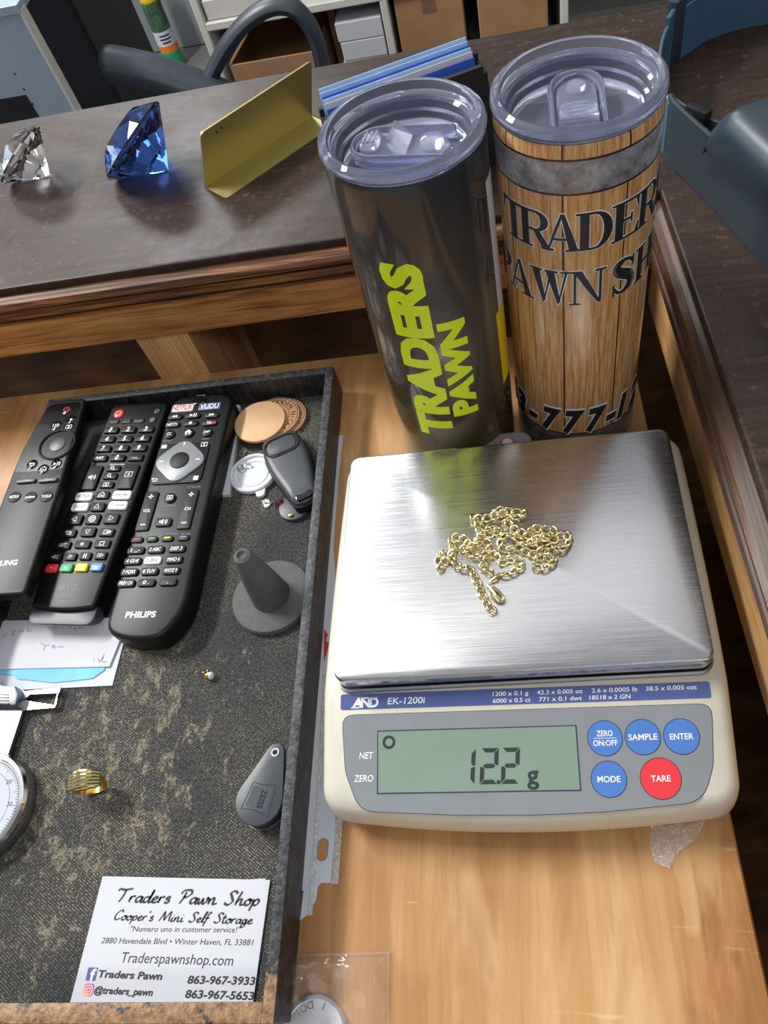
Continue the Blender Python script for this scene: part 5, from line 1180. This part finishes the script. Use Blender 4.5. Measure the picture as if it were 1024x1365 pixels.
b_ = NB(); q_ = ccw([D(-40, 913, ZF + lkz), D(19, 914, ZF + lkz), D(24, 924, ZF + lkz), D(20, 940, ZF + lkz), D(-40, 940, ZF + lkz)]); prism(b_, q_, 0.0030, lkz, 0.0016, 2); link_mesh('slide_block', fix(b_), M['steel'], DC, True)
b_ = NB()
for i in range(4):
    a_, c_ = D(-30, 925 + i * 4, ZF + lkz), D(12, 926 + i * 4, ZF + lkz); tube(b_, [(a_[0], a_[1], lkz), (c_[0], c_[1], lkz)], 0.0004, 6)
link_mesh('grip_ridges', fix(b_), M['darkgrey'], DC, True)

# ------------------------------------------------------------------ packaging on the plywood
z1 = 0.0006
HC = thing('header_card', 'white hanging card in clear wrapper between black tray and scale', 'packaging', (*P(430, 1100, 0).to_2d(), 0.0), 0)
hx, hy = HC.location.x, HC.location.y
def H(pix): return ccw([(P(x, y, z1).x - hx, P(x, y, z1).y - hy) for x, y in pix])
b_ = NB(); outer = H([(437, 640), (450, 800), (443, 1000), (447, 1060), (447.5, 1100), (441, 1177), (428, 1177), (424, 1181), (421, 1200), (411, 1218), (400, 1227), (413, 1120), (423, 985), (433, 760)])
prism(b_, outer, 0.0001, 0.0006); card_ = link_mesh('card', fix(b_), M['paper2'], HC)
b_ = NB(); c0_, c1_ = P(431, 1125, z1), P(429.5, 1140, z1); dd_ = c1_ - c0_
def slot(r):
    a = math.atan2(dd_.y, dd_.x); o = []
    for c_, s0 in ((c1_, -90), (c0_, 90)):
        for i in range(9): t = a + math.radians(s0 + 180 * i / 8); o.append((c_.x - hx + r * math.cos(t), c_.y - hy + r * math.sin(t)))
    return o
poly(b_, slot(0.0026), 0.00066); sl_ = link_mesh('hang_slot', b_, M['ply'], card_); sl_['label'] = 'slot showing the plywood below'
b_ = NB(); stroke(b_, slot(0.0027), 0.0003, 0.00068, True); link_mesh('slot_edge', b_, M['pencil'], card_)
b_ = NB(); prism(b_, H([(441, 585), (458, 580), (450, 660), (443, 760), (432, 900), (420, 1030), (411, 1187), (398, 1188), (418, 960), (432, 740)]), 0.0007, 0.0011); link_mesh('insert', fix(b_), M['paper'], HC)
b_ = NB(); V = []
for i in range(60):
    t = i / 59; x_, y_ = 431 - 20 * t ** 1.2, 900 + 320 * t; p = P(x_ + 2.0, y_, 0.0016)
    V.append((p.x - hx, p.y - hy, 0.0014 + 0.0004 * math.sin(i * 2.1)))
tube(b_, V, 0.0009, 6, flat=(1.4, 0.4)); link_mesh('wrapper_seam', fix(b_), M['tape'], HC, True)
b_ = NB(); V = []
for i in range(40):
    t = i / 39; p = P(448 + 3 * (1 - t) - 4 * t, 1080 + 98 * t, 0.0008); V.append((p.x - hx + 0.001, p.y - hy, 0.0010 + 0.0003 * math.sin(i * 1.7)))
tube(b_, V, 0.0011, 6, flat=(1.6, 0.3)); link_mesh('wrapper_edge', fix(b_), M['tape'], HC, True)
o = sheet('paper_scrap', pp([(432, 838), (437, 846), (434, 853), (438, 858), (432, 882)], 0.0020), 0.0016, 0.0003, M['redscrap'], 'red paper scrap between the tray and the scale', 'scrap')
# clear bag with silver round at the front
bgp = [P(378, 1274, 0.002), P(518, 1270, 0.002), P(516, 1400, 0.002), P(366, 1400, 0.002)]
bc = sum(bgp, Vector()) / 4; BG = thing('plastic_bag', 'clear plastic bag lying on the plywood by the tray corner', 'bag', (bc.x, bc.y, 0), 0)
b_ = NB(); nx, ny = 34, 26; G_ = []
for j in range(ny + 1):
    row = []
    for i in range(nx + 1):
        s_, t = i / nx, j / ny; p = bgp[0].lerp(bgp[1], s_).lerp(bgp[3].lerp(bgp[2], s_), t)
        z = 0.0036 + 0.0011 * math.sin(9 * s_ + 5 * t) * math.sin(7 * t + 2 * s_) + 0.0006 * math.sin(21 * s_ - 13 * t)
        ed = min(s_, 1 - s_, t) * 9; z = 0.0006 + (max(0.0, z)) * min(1, ed)
        row.append(b_.verts.new((p.x - bc.x, p.y - bc.y, z)))
    G_.append(row)
for j in range(ny):
    for i in range(nx): b_.faces.new((G_[j][i], G_[j + 1][i], G_[j + 1][i + 1], G_[j][i + 1]))
link_mesh('film', fix(b_), M['bag'], BG, True)
b_ = NB(); e0 = [(p[0] - bc.x, p[1] - bc.y, 0.0012) for p in (bgp[0].lerp(bgp[1], i / 24) for i in range(25))]; tube(b_, e0, 0.0006, 6); 
e1 = [(p[0] - bc.x, p[1] - bc.y, 0.0012) for p in (bgp[1].lerp(bgp[2], i / 24) for i in range(25))]; tube(b_, e1, 0.0005, 6)
link_mesh('bag_seam', fix(b_), M['bag'], BG, True)
cp_ = P(417, 1378, 0.0018); SV = thing('silver_coin', 'silver one dollar round inside the clear bag', 'coin', (cp_.x + 0.0005, cp_.y, 0.0002), 0)
COIN = plain('bright_silver_coin', (222, 222, 224), 0.42, 0.5)
b_ = NB(); prism(b_, circle(0.0145, 56), 0, 0.0018, 0.0003); link_mesh('disc', fix(b_), COIN, SV, True)
b_ = NB(); lathe(b_, [(0.0132, 0.0017), (0.0145, 0.0017), (0.0145, 0.0022), (0.0132, 0.0022)], 56, 0, 0, True); link_mesh('coin_rim', fix(b_), M['silver'], SV, True)
b_ = NB()
for i, ch in enumerate('1 DOL'):
    a = math.radians(70 + i * 17)
    if ch != ' ': put_text(b_, ch, 0.0108 * math.cos(a), 0.0108 * math.sin(a), 0.0028, None, 0.03, 0, a + PI / 2, z=0.00186)
link_mesh('coin_lettering', b_, M['pencil'], SV)
# crinkled tape stuck at the right corner
b_ = NB(); tpx = [(868, 1100), (905, 1092), (940, 1092), (928, 1120), (905, 1135), (893, 1158), (872, 1150), (866, 1128)]
tc = P(900, 1120, 0); vs_ = [b_.verts.new((P(x, y, 0).x - tc.x, P(x, y, 0).y - tc.y, 0.0006 + 0.0010 * random.random())) for x, y in tpx]; cv = b_.verts.new((0, 0, 0.0022))
for i in range(len(vs_)): b_.faces.new((cv, vs_[i], vs_[(i + 1) % len(vs_)]))
bmesh.ops.subdivide_edges(b_, edges=b_.edges[:], cuts=3, use_grid_fill=True)
for v in b_.verts: v.co.z = max(0.0003, v.co.z + random.uniform(-0.0005, 0.0005))
o = link_mesh('tape_scrap', fix(b_), M['tape']); o.location = (tc.x, tc.y, 0); tag(o, 'crinkled clear tape scrap stuck to the plywood at the scale corner', 'tape')

# ------------------------------------------------------------------ on the counter
def diamond(name, r, culet, contact, mat_, label):
    """lies on its pavilion: culet and one girdle point touch the counter"""
    e = Vector((contact.x - culet.x, contact.y - culet.y, 0)).normalized()
    half = math.atan2(1.0, 0.88 - 0.03); el = half + 0.012
    axis = (e * math.cos(el) + Vector((0, 0, 1)) * math.sin(el)).normalized()
    side = Vector((0, 0, 1)).cross(e).normalized(); up2 = axis.cross(side)
    R_ = Matrix((( -up2.x, -side.x, axis.x), (-up2.y, -side.y, axis.y), (-up2.z, -side.z, axis.z)))
    if R_.determinant() < 0: R_ = Matrix(((up2.x, side.x, axis.x), (up2.y, side.y, axis.y), (up2.z, side.z, axis.z)))
    b = gem(r, None, n_=8)
    for v in b.verts: v.co = R_ @ (v.co + Vector((0, 0, 0.88 * r)))
    zm = min(v.co.z for v in b.verts)
    for v in b.verts: v.co.z -= zm - 0.0002
    b.normal_update()
    if b.calc_volume(signed=True) < 0: bmesh.ops.reverse_faces(b, faces=b.faces[:])
    o = link_mesh(name, b, mat_); o.location = (culet.x, culet.y, HT); tag(o, label, 'paperweight'); return o
diamond('crystal_diamond', 0.0312, P(225, 228, HT), P(152, 227, HT), M['sapphire'], 'blue cut crystal diamond paperweight tipped on the dark counter')
diamond('crystal_diamond', 0.0245, P(67, 236, HT), P(13, 236, HT), M['crystal'], 'clear cut crystal diamond paperweight at the left of the counter')
# folded brass plate
f0, f1 = P(273, 250, HT), P(407, 160, HT); g0, g1 = P(302, 265, HT), P(430, 189, HT); t0, t1 = P(266, 177, 0.136), P(414, 80, 0.136)
f1 = f0 + (f1 - f0) * 1.06
PLT = thing('name_plate', 'bent brass-coloured metal plate standing on the counter behind the tumblers', 'plate', (f0.x, f0.y, HT), 0)
def slab(corners, th, nm):
    c = [Vector(q) - Vector((f0.x, f0.y, HT)) for q in corners]; n = (c[1] - c[0]).cross(c[3] - c[0]).normalized()
    def rnd(c):
        out = []
        for i in range(4):
            a, b2, d = c[i - 1], c[i], c[(i + 1) % 4]
            if i >= 2:
                p, q = b2 + (a - b2).normalized() * 0.003, b2 + (d - b2).normalized() * 0.003
                for k_ in range(5): t = k_ / 4; out.append(p * (1 - t) ** 2 + b2 * 2 * t * (1 - t) + q * t * t)
            else: out.append(b2)
        return out
    q = rnd(c); b = NB(); loft(b, [[p for p in q], [p + n * th for p in q]]); return link_mesh(nm, fix(b), M['brass'], PLT)
up = lambda v, z: Vector((v.x, v.y, z))
slab([up(f0, HT + 0.0003), up(f1, HT + 0.0003), up(f1 + (g0 - f0), HT + 0.0003), up(g0, HT + 0.0003)], 0.0011, 'base_flange')
slab([up(f0, HT + 0.0003), up(f1, HT + 0.0003), Vector(t1), Vector(t0)], 0.0011, 'upright_plate')
b_ = NB(); uu = (Vector(t0) - up(f0, HT)); ww = (f1 - f0)
nrm = ww.cross(uu).normalized()
for s_, t in ((0.13, 0.86), (0.17, 0.88)):
    c = ww * s_ + uu * t; q = [c + nrm * 0.0014 + ww.normalized() * 0.0007 * math.cos(a) + uu.normalized() * 0.0007 * math.sin(a) for a in [2 * PI * i / 10 for i in range(10)]]; vs_ = [b_.verts.new(p) for p in q]; b_.faces.new(vs_)
link_mesh('pin_holes', b_, M['ink'], PLT)
# business card holder behind the tumblers
ha = math.radians(20.5); hd = Vector((math.cos(ha), math.sin(ha), 0)); hn = Vector((math.sin(ha), -math.cos(ha), 0))
hb = Vector((0.0085, 0.2570, HT))                         # right end, front foot
CHD = thing('card_holder', 'black plastic card holder standing between the two tumblers', 'card holder', (hb.x, hb.y, HT), ha)
b_ = NB(); 
def side_poly(x0, x1):
    pr = [(-0.004, 0.0002), (0.030, 0.0002), (0.030, 0.006), (0.018, 0.058), (0.0145, 0.058), (0.0145, 0.054), (0.008, 0.056), (0.001, 0.053)]
    loft(b_, [[(x0, y, z) for y, z in pr], [(x1, y, z) for y, z in pr]])
side_poly(-0.0025, 0.0); link_mesh('end_panel', fix(b_), M['matblack'], CHD); b_ = NB(); side_poly(-0.098, -0.0955); link_mesh('end_panel', fix(b_), M['matblack'], CHD)
b_ = NB(); loft(b_, [[(-0.0955, y, z) for y, z in ((-0.004, 0.0002), (-0.001, 0.0002), (0.0042, 0.0570), (0.0012, 0.0570))], [(-0.0025, y, z) for y, z in ((-0.004, 0.0002), (-0.001, 0.0002), (0.0042, 0.0570), (0.0012, 0.0570))]]); link_mesh('front_panel', fix(b_), M['matblack'], CHD)
b_ = NB(); box(b_, (-0.0955, -0.001, 0.0002), (-0.0025, 0.030, 0.0089)); link_mesh('floor_panel', b_, M['matblack'], CHD)
Mh = Matrix.Translation((hb.x, hb.y, HT)) @ Matrix.Rotation(ha, 4, 'Z')
for i, (mt, hgt, desc) in enumerate((('cardblue', 0.0500, 'royal blue card at the front of the stack in the black holder'), ('paper', 0.0522, 'white card right behind the blue card in the black holder'), ('cardpale', 0.0535, 'pale blue card, third in the black holder'), ('cardblue', 0.0540, 'thin blue-edged card, fourth in the black holder'), ('cardpale', 0.0552, 'pale blue card, second from the back of the black holder'), ('cardpale', 0.0566, 'tallest pale blue card at the back of the black holder'))):
    b_ = NB(); loft(b_, [[(x, y, z) for x, y in ((-0.0945, 0), (-0.0040, 0), (-0.0040, 0.0005), (-0.0945, 0.0005))] for z in (0, hgt)])
    o = link_mesh('business_card', fix(b_), M[mt]); o.matrix_world = Mh @ Matrix.Translation((0, 0.0050 + i * 0.0021, 0.0090)) @ Matrix.Rotation(-0.10, 4, 'X'); tag(o, desc, 'card', 'cards in the black holder')
# magnifying headband visor on the right
VS = thing('headband_magnifier', 'grey-blue plastic headband magnifier lying on the right of the counter', 'headset', (0.17, 0.25, HT), 0)
vo = Vector((0.17, 0.25, HT))
def band(name, pts, z0, z1, th, mat_, top=None):
    """upright strap along a ground path; top = per-point upper z"""
    q = catmull([(p[0], p[1], 0) for p in pts], 8); n_ = len(q); b = NB(); R_ = []
    for i in range(n_):
        t = (q[min(n_ - 1, i + 1)] - q[max(0, i - 1)]).normalized(); nn = Vector((-t.y, t.x, 0)); zt = z1 if top is None else top(i / (n_ - 1))
        zb_ = z0; c = q[i] - Vector((vo.x, vo.y, 0)); lean = nn * 0.0
        R_.append([c - nn * th / 2 + Vector((0, 0, zb_)), c + nn * th / 2 + Vector((0, 0, zb_)), c + nn * th / 2 + Vector((0, 0, zt - 0.0005)), c + Vector((0, 0, zt)), c - nn * th / 2 + Vector((0, 0, zt - 0.0005))])
    loft(b, R_); return link_mesh(name, fix(b), M[mat_], VS, True)
far_path = [(0.1150, 0.300), (0.1205, 0.322), (0.1335, 0.3440), (0.1530, 0.3590), (0.1760, 0.3680), (0.2050, 0.3680), (0.240, 0.355), (0.275, 0.325)]
band('rear_strap', far_path[1:], 0.0002, 0.036, 0.0026, 'teal')
band('inner_strap', [(0.1090, 0.236), (0.1082, 0.262), (0.1120, 0.292), (0.1195, 0.318), (0.1290, 0.336), (0.148, 0.3535)], 0.0004, 0.032, 0.0018, 'teal')
near_path = [(0.1095, 0.240), (0.1108, 0.2310), (0.1172, 0.2120), (0.1290, 0.1790), (0.1450, 0.1270), (0.1640, 0.070), (0.178, 0.030)]
band('front_shell', near_path, 0.0002, 0.040, 0.0030, 'teal2', lambda t: 0.035 + (0.0 if t < 0.42 else 0.0))
band('inner_strap', [(0.1100, 0.240), (0.1150, 0.2300), (0.1240, 0.2150), (0.1370, 0.199), (0.150, 0.180)], 0.006, 0.034, 0.0020, 'teal2')
b_ = NB(); c_ = Vector((0.1205, 0.2180, 0)) - Vector((vo.x, vo.y, 0)); box(b_, (-0.0075, -0.0030, 0.004), (0.0075, 0.0030, 0.0375), 0.0012, 2, Matrix.Translation(c_) @ Matrix.Rotation(math.radians(-52), 4, 'Z')); link_mesh('strap_slider', b_, M['black2'], VS, True)
b_ = NB(); c_ = Vector((0.1290, 0.3380, 0)) - Vector((vo.x, vo.y, 0)); box(b_, (-0.0065, -0.0032, 0.0004), (0.0065, 0.0036, 0.0395), 0.001, 2, Matrix.Translation(c_) @ Matrix.Rotation(math.radians(50), 4, 'Z')); link_mesh('strap_clip', b_, M['teal2'], VS, True)
# swelling lamp/lens housing over the near side
hs = [(0.1205, 0.1930), (0.1240, 0.1830), (0.1300, 0.1640), (0.1380, 0.1390), (0.1480, 0.1080), (0.160, 0.075), (0.172, 0.045)]
q = catmull([(p[0], p[1], 0) for p in hs], 5); b_ = NB(); R_ = []
for i, c in enumerate(q):
    s_ = i / (len(q) - 1); t = (q[min(len(q) - 1, i + 1)] - q[max(0, i - 1)]).normalized(); nn = Vector((-t.y, t.x, 0)); k_ = min(1.0, 0.30 + 2.2 * s_) if s_ < 0.32 else 1.0
    ht = 0.036 + 0.018 * min(1.0, s_ / 0.18) ** 0.6; wd = 0.004 + 0.052 * min(1.0, s_ / 0.30) ** 0.8
    c = c - Vector((vo.x, vo.y, 0)); pr = [(0.0, 0.028), (-0.001, ht * 0.72), (0.001, ht * 0.88), (0.005, ht * 0.97), (0.010, ht), (wd * 0.6 + 0.004, ht * 1.0), (wd, ht * 0.94), (wd + 0.003, ht * 0.8), (wd, 0.028)]
    R_.append([c + nn * o_ + Vector((0, 0, z)) for o_, z in pr])
loft(b_, R_); link_mesh('lens_housing', fix(b_), M['teal2'], VS, True)

# ------------------------------------------------------------------ room behind the counter
FZ = -0.90
YS = 2.2
SH = thing('shelf_unit', 'low white laminate shelf unit behind the counter holding boxes', 'shelf', (-0.3, YS, FZ), 0)
def sbox(nm, lo, hi, mat_, par, off):
    b = NB(); box(b, tuple(lo[i] - off[i] for i in range(3)), tuple(hi[i] - off[i] for i in range(3)), 0.003, 1); return link_mesh(nm, b, mat_, par)
so = (-0.3, YS, FZ)
for x in (-0.83, -0.300, 0.205, 0.72): sbox('upright', (x, YS, FZ), (x + 0.022, YS + 0.42, -0.10), M['shelfwhite'], SH, so)
for z in (-0.895, -0.575, -0.20): sbox('shelf_board', (-0.81, YS, z), (0.722, YS + 0.42, z + 0.022), M['shelfwhite'], SH, so)
sbox('back_board', (-0.81, YS + 0.405, FZ), (0.722, YS + 0.42, -0.10), M['greywall'], SH, so)
def carton(nm, lo, hi, label, mat_='cardboard', opened=False, grp=None):
    c = ((lo[0] + hi[0]) / 2, (lo[1] + hi[1]) / 2, lo[2]); e = thing(nm, label, 'box', c, 0, grp)
    if not opened:
        sbox('box_body', lo, hi, M[mat_], e, c); b = NB(); xm = (lo[0] + hi[0]) / 2 - c[0]
        box(b, (xm - 0.02, lo[1] - 0.0006 - c[1], hi[2] - 0.05 - c[2]), (xm + 0.02, hi[1] - c[1], hi[2] + 0.0006 - c[2])); link_mesh('packing_tape', b, M['cardboard2'], e)
    else:
        t = 0.005
        for l2, h2 in (((lo[0], lo[1], lo[2]), (hi[0], lo[1] + t, hi[2])), ((lo[0], hi[1] - t, lo[2]), (hi[0], hi[1], hi[2])), ((lo[0], lo[1], lo[2]), (lo[0] + t, hi[1], hi[2])), ((hi[0] - t, lo[1], lo[2]), (hi[0], hi[1], hi[2])), ((lo[0], lo[1], lo[2]), (hi[0], hi[1], lo[2] + t))):
            sbox('box_panel', l2, h2, M['cardboard'], e, c)
        b = NB(); loft(b, [[(lo[0] - c[0], lo[1] - c[1], hi[2] - c[2]), (lo[0] - c[0], hi[1] - c[1], hi[2] - c[2]), (lo[0] + 0.006 - c[0], hi[1] - c[1], hi[2] - c[2]), (lo[0] + 0.006 - c[0], lo[1] - c[1], hi[2] - c[2])],
                       [(lo[0] - c[0] + 0.10, lo[1] - c[1], hi[2] - c[2] + 0.09), (lo[0] - c[0] + 0.10, hi[1] - c[1], hi[2] - c[2] + 0.09), (lo[0] + 0.106 - c[0], hi[1] - c[1], hi[2] - c[2] + 0.09), (lo[0] + 0.106 - c[0], lo[1] - c[1], hi[2] - c[2] + 0.09)]]); link_mesh('box_flap', fix(b), M['cardboard'], e)
    return e
zs = -0.873
carton('cardboard_box', (-0.785, YS + 0.005, zs), (-0.50, YS + 0.30, -0.672), 'open brown cardboard box with raised flap on the low shelf', opened=True)
carton('cardboard_box', (-0.68, YS + 0.310, zs), (-0.50, YS + 0.40, -0.600), 'small brown box behind the open carton', 'cardboard')
b_ = NB(); box(b_, (-0.485, YS + 0.16, zs), (-0.462, YS + 0.40, -0.582)); tag(link_mesh('cardboard_sheet', b_, M['cardboard']), 'upright brown cardboard sheet right of the open carton', 'cardboard')
carton('cardboard_box', (-0.262, YS + 0.01, zs), (-0.068, YS + 0.30, -0.578), 'brown cardboard box left of the pair on the low shelf', 'cardboard', False, None)
carton('cardboard_box', (-0.028, YS + 0.01, zs), (0.170, YS + 0.30, -0.578), 'brown cardboard box right of the pair on the low shelf', 'cardboard', False, None)
for i in range(5):
    z0_ = zs + i * 0.052; b_ = NB(); box(b_, (-0.442 + 0.004 * (i % 2), YS + 0.01, z0_), (-0.306, YS + 0.28, z0_ + 0.0505), 0.002, 1)
    tag(link_mesh('paper_ream', b_, M['paper']), ['white paper ream, lowest of the shelf stack', 'white paper ream, second from the bottom of the shelf stack', 'white paper ream in the middle of the shelf stack', 'white paper ream, second from the top of the shelf stack', 'white paper ream, topmost of the shelf stack'][i], 'paper', 'paper reams on the low shelf')
b_ = NB(); box(b_, (-0.80, YS + 0.01, -0.552), (-0.55, YS + 0.30, -0.50), 0.003, 1); tag(link_mesh('white_carton', b_, M['shelfwhite']), 'flat white carton on the middle shelf', 'box')
# spray can on the floor
cp = P(233, 83, FZ); CN = thing('spray_can', 'green spray can with yellow collar and black cap on the floor', 'can', (-1.178, 2.80, FZ), 0)
CN.scale = (1.06, 1.06, 1.12)
b_ = NB(); lathe(b_, [(0, 0.0), (0.032, 0.0), (0.033, 0.004), (0.033, 0.052)], 32); link_mesh('can_base', fix(b_), M['green'], CN, True)
b_ = NB(); lathe(b_, [(0.0332, 0.050), (0.0332, 0.070)], 32); link_mesh('orange_band', b_, plain('orange_label', (226, 120, 50), 0.4), CN, True)
b_ = NB(); lathe(b_, [(0.0331, 0.068), (0.0331, 0.112)], 32); lb_ = link_mesh('white_label', b_, M['paper'], CN, True)
b_ = NB()
for zl, wl in ((0.100, 0.036), (0.090, 0.040), (0.080, 0.030)): stroke(b_, [(-wl / 2 + wl * i / 12, 0.0008 * (i % 2)) for i in range(13)], 0.0045, fn=wrap(0.0331, 0.0004, -68, zl))
link_mesh('label_lettering', b_, M['ink'], lb_)
b_ = NB(); lathe(b_, [(0.033, 0.110), (0.033, 0.185), (0.030, 0.194)], 32); link_mesh('label', b_, plain('dark_green_label', (58, 84, 62), 0.4, var=0.6, scale=50), CN, True)
b_ = NB(); lathe(b_, [(0.0300, 0.192), (0.0312, 0.194), (0.0312, 0.208), (0.0300, 0.210)], 32); link_mesh('collar', b_, M['yellow'], CN, True)
b_ = NB(); lathe(b_, [(0.0300, 0.208), (0.0300, 0.262), (0.027, 0.268), (0, 0.268)], 32); link_mesh('cap', b_, M['matblack'], CN, True)
# grey unit and black cabinet, cable, blue-grey panel
b_ = NB(); box(b_, (-1.40, 2.92, FZ), (-0.84, 3.3, -0.05), 0.005, 1); tag(link_mesh('grey_cabinet', b_, M['greywall']), 'plain grey cabinet behind the spray can', 'cabinet')
b_ = NB(); box(b_, (-1.55, 1.42, FZ), (-0.778, 1.70, 0.25), 0.006, 1); tag(link_mesh('black_cabinet', b_, M['matblack']), 'tall matt black cabinet left of the spray can', 'cabinet')
b_ = NB(); tube(b_, catmull([(-0.90, 2.60, FZ + 0.25), (-0.89, 2.55, FZ + 0.12), (-0.91, 2.52, FZ + 0.03), (-0.97, 2.5, FZ + 0.008), (-1.0, 2.45, FZ + 0.008)], 6), 0.006, 8); tag(link_mesh('power_cable', fix(b_), M['shelfwhite']), 'white cable hanging to the floor right of the spray can', 'cable')
PN = thing('side_panel_cabinet', 'blue-grey laminate cabinet side at the far left behind the counter', 'cabinet', (-0.64, 1.0, FZ), 0)
pd_ = Vector((-0.711 + 0.639, 0.0, 0))
# side panel: upright sheet whose front edge stands at x=-0.64,y=1.0 and which runs away to the left
b_ = NB(); box(b_, (-0.60, -0.018, 0.0), (0.0, 0.0, 0.876), 0.002, 1); link_mesh('side_sheet', b_, M['cabgrey'], PN)
b_ = NB(); box(b_, (-0.0035, -0.0190, 0.0), (0.0015, 0.001, 0.877), 0.001, 1); link_mesh('edge_band', b_, M['shelfwhite'], PN)
b_ = NB(); loft(b_, [[(-0.60, -0.35, 0.862), (0.0, -0.0, 0.876), (0.0, 0.0, 0.882), (-0.60, -0.35, 0.868)], [(-0.62, -0.32, 0.862), (-0.0, 0.02, 0.876), (-0.0, 0.02, 0.882), (-0.62, -0.32, 0.868)]])
bm_ = b_; bmesh.ops.delete(bm_, geom=bm_.verts[:], context='VERTS'); bm_.free()
b_ = NB(); box(b_, (-0.60, -0.0195, 0.872), (0.001, 0.30, 0.884), 0.001, 1); link_mesh('top_board', b_, M['cabgrey'], PN)
b_ = NB()
for i in range(4): poly(b_, [(-0.062 + 0.002 + 0.0016 * math.cos(a), 0.80 - 0.022 * i + 0.0016 * math.sin(a)) for a in [2 * PI * k / 10 for k in range(10)]], fn=lambda x, y: (x, -0.0186, y))
link_mesh('peg_holes', b_, M['matblack'], PN)
b_ = NB(); box(b_, (-0.60, -0.0186, 0.0), (-0.062, -0.0150, 0.770)); link_mesh('gap_dark_sheet', b_, M['matblack'], PN)  # flat black sheet, stands in for the shade of the gap
# office chair with loop arms (only its arms rise above the counter line)
CHR = thing('office_chair', 'black office chair with padded loop arms behind the counter', 'chair', (-0.36, 1.25, FZ), 0)
def CO(x, y, z): return (x + 0.36, y - 1.25, z - FZ)
b_ = NB(); tube(b_, catmull([CO(-0.612, 1.10, -0.158), CO(-0.601, 1.10, -0.160), CO(-0.548, 1.10, -0.180), CO(-0.495, 1.10, -0.208), CO(-0.444, 1.10, -0.238), CO(-0.40, 1.10, -0.266), CO(-0.36, 1.10, -0.30)], 6), [0.018, 0.024, 0.027, 0.029] + [0.030] * 33, 16, flat=(1.25, 0.85)); link_mesh('arm_pad', fix(b_), M['armrest'], CHR, True)
b_ = NB(); tube(b_, catmull([CO(-0.485, 1.12, -0.235), CO(-0.43, 1.12, -0.180), CO(-0.375, 1.12, -0.142), CO(-0.325, 1.12, -0.126), CO(-0.290, 1.12, -0.136), CO(-0.272, 1.12, -0.172), CO(-0.272, 1.12, -0.23), CO(-0.285, 1.12, -0.33), CO(-0.30, 1.14, -0.42)], 8), 0.0125, 12, flat=(1.5, 1.0)); link_mesh('arm_loop', fix(b_), M['armrest'], CHR, True)
b_ = NB(); prism(b_, rrect(0.44, 0.44, 0.09, 6, 0.0, 0.06), 0.42, 0.50, 0.03, 3, 0.01); link_mesh('seat', fix(b_), M['matblack'], CHR, True)
b_ = NB(); lathe(b_, [(0, 0.10), (0.03, 0.10), (0.025, 0.42), (0, 0.42)], 20, 0, 0.06); link_mesh('column', fix(b_), M['matblack'], CHR, True)
for i in range(5):
    a = 2 * PI * i / 5; b_ = NB(); tube(b_, [(0, 0.06, 0.10), (0.26 * math.cos(a), 0.06 + 0.26 * math.sin(a), 0.065)], [0.03, 0.018], 10)
    o = link_mesh('leg', fix(b_), M['matblack'], CHR, True); b_ = NB(); bmesh.ops.create_uvsphere(b_, u_segments=12, v_segments=8, radius=0.03, matrix=Matrix.Translation((0.26 * math.cos(a), 0.06 + 0.26 * math.sin(a), 0.03))); link_mesh('caster', b_, M['matblack'], o, True)
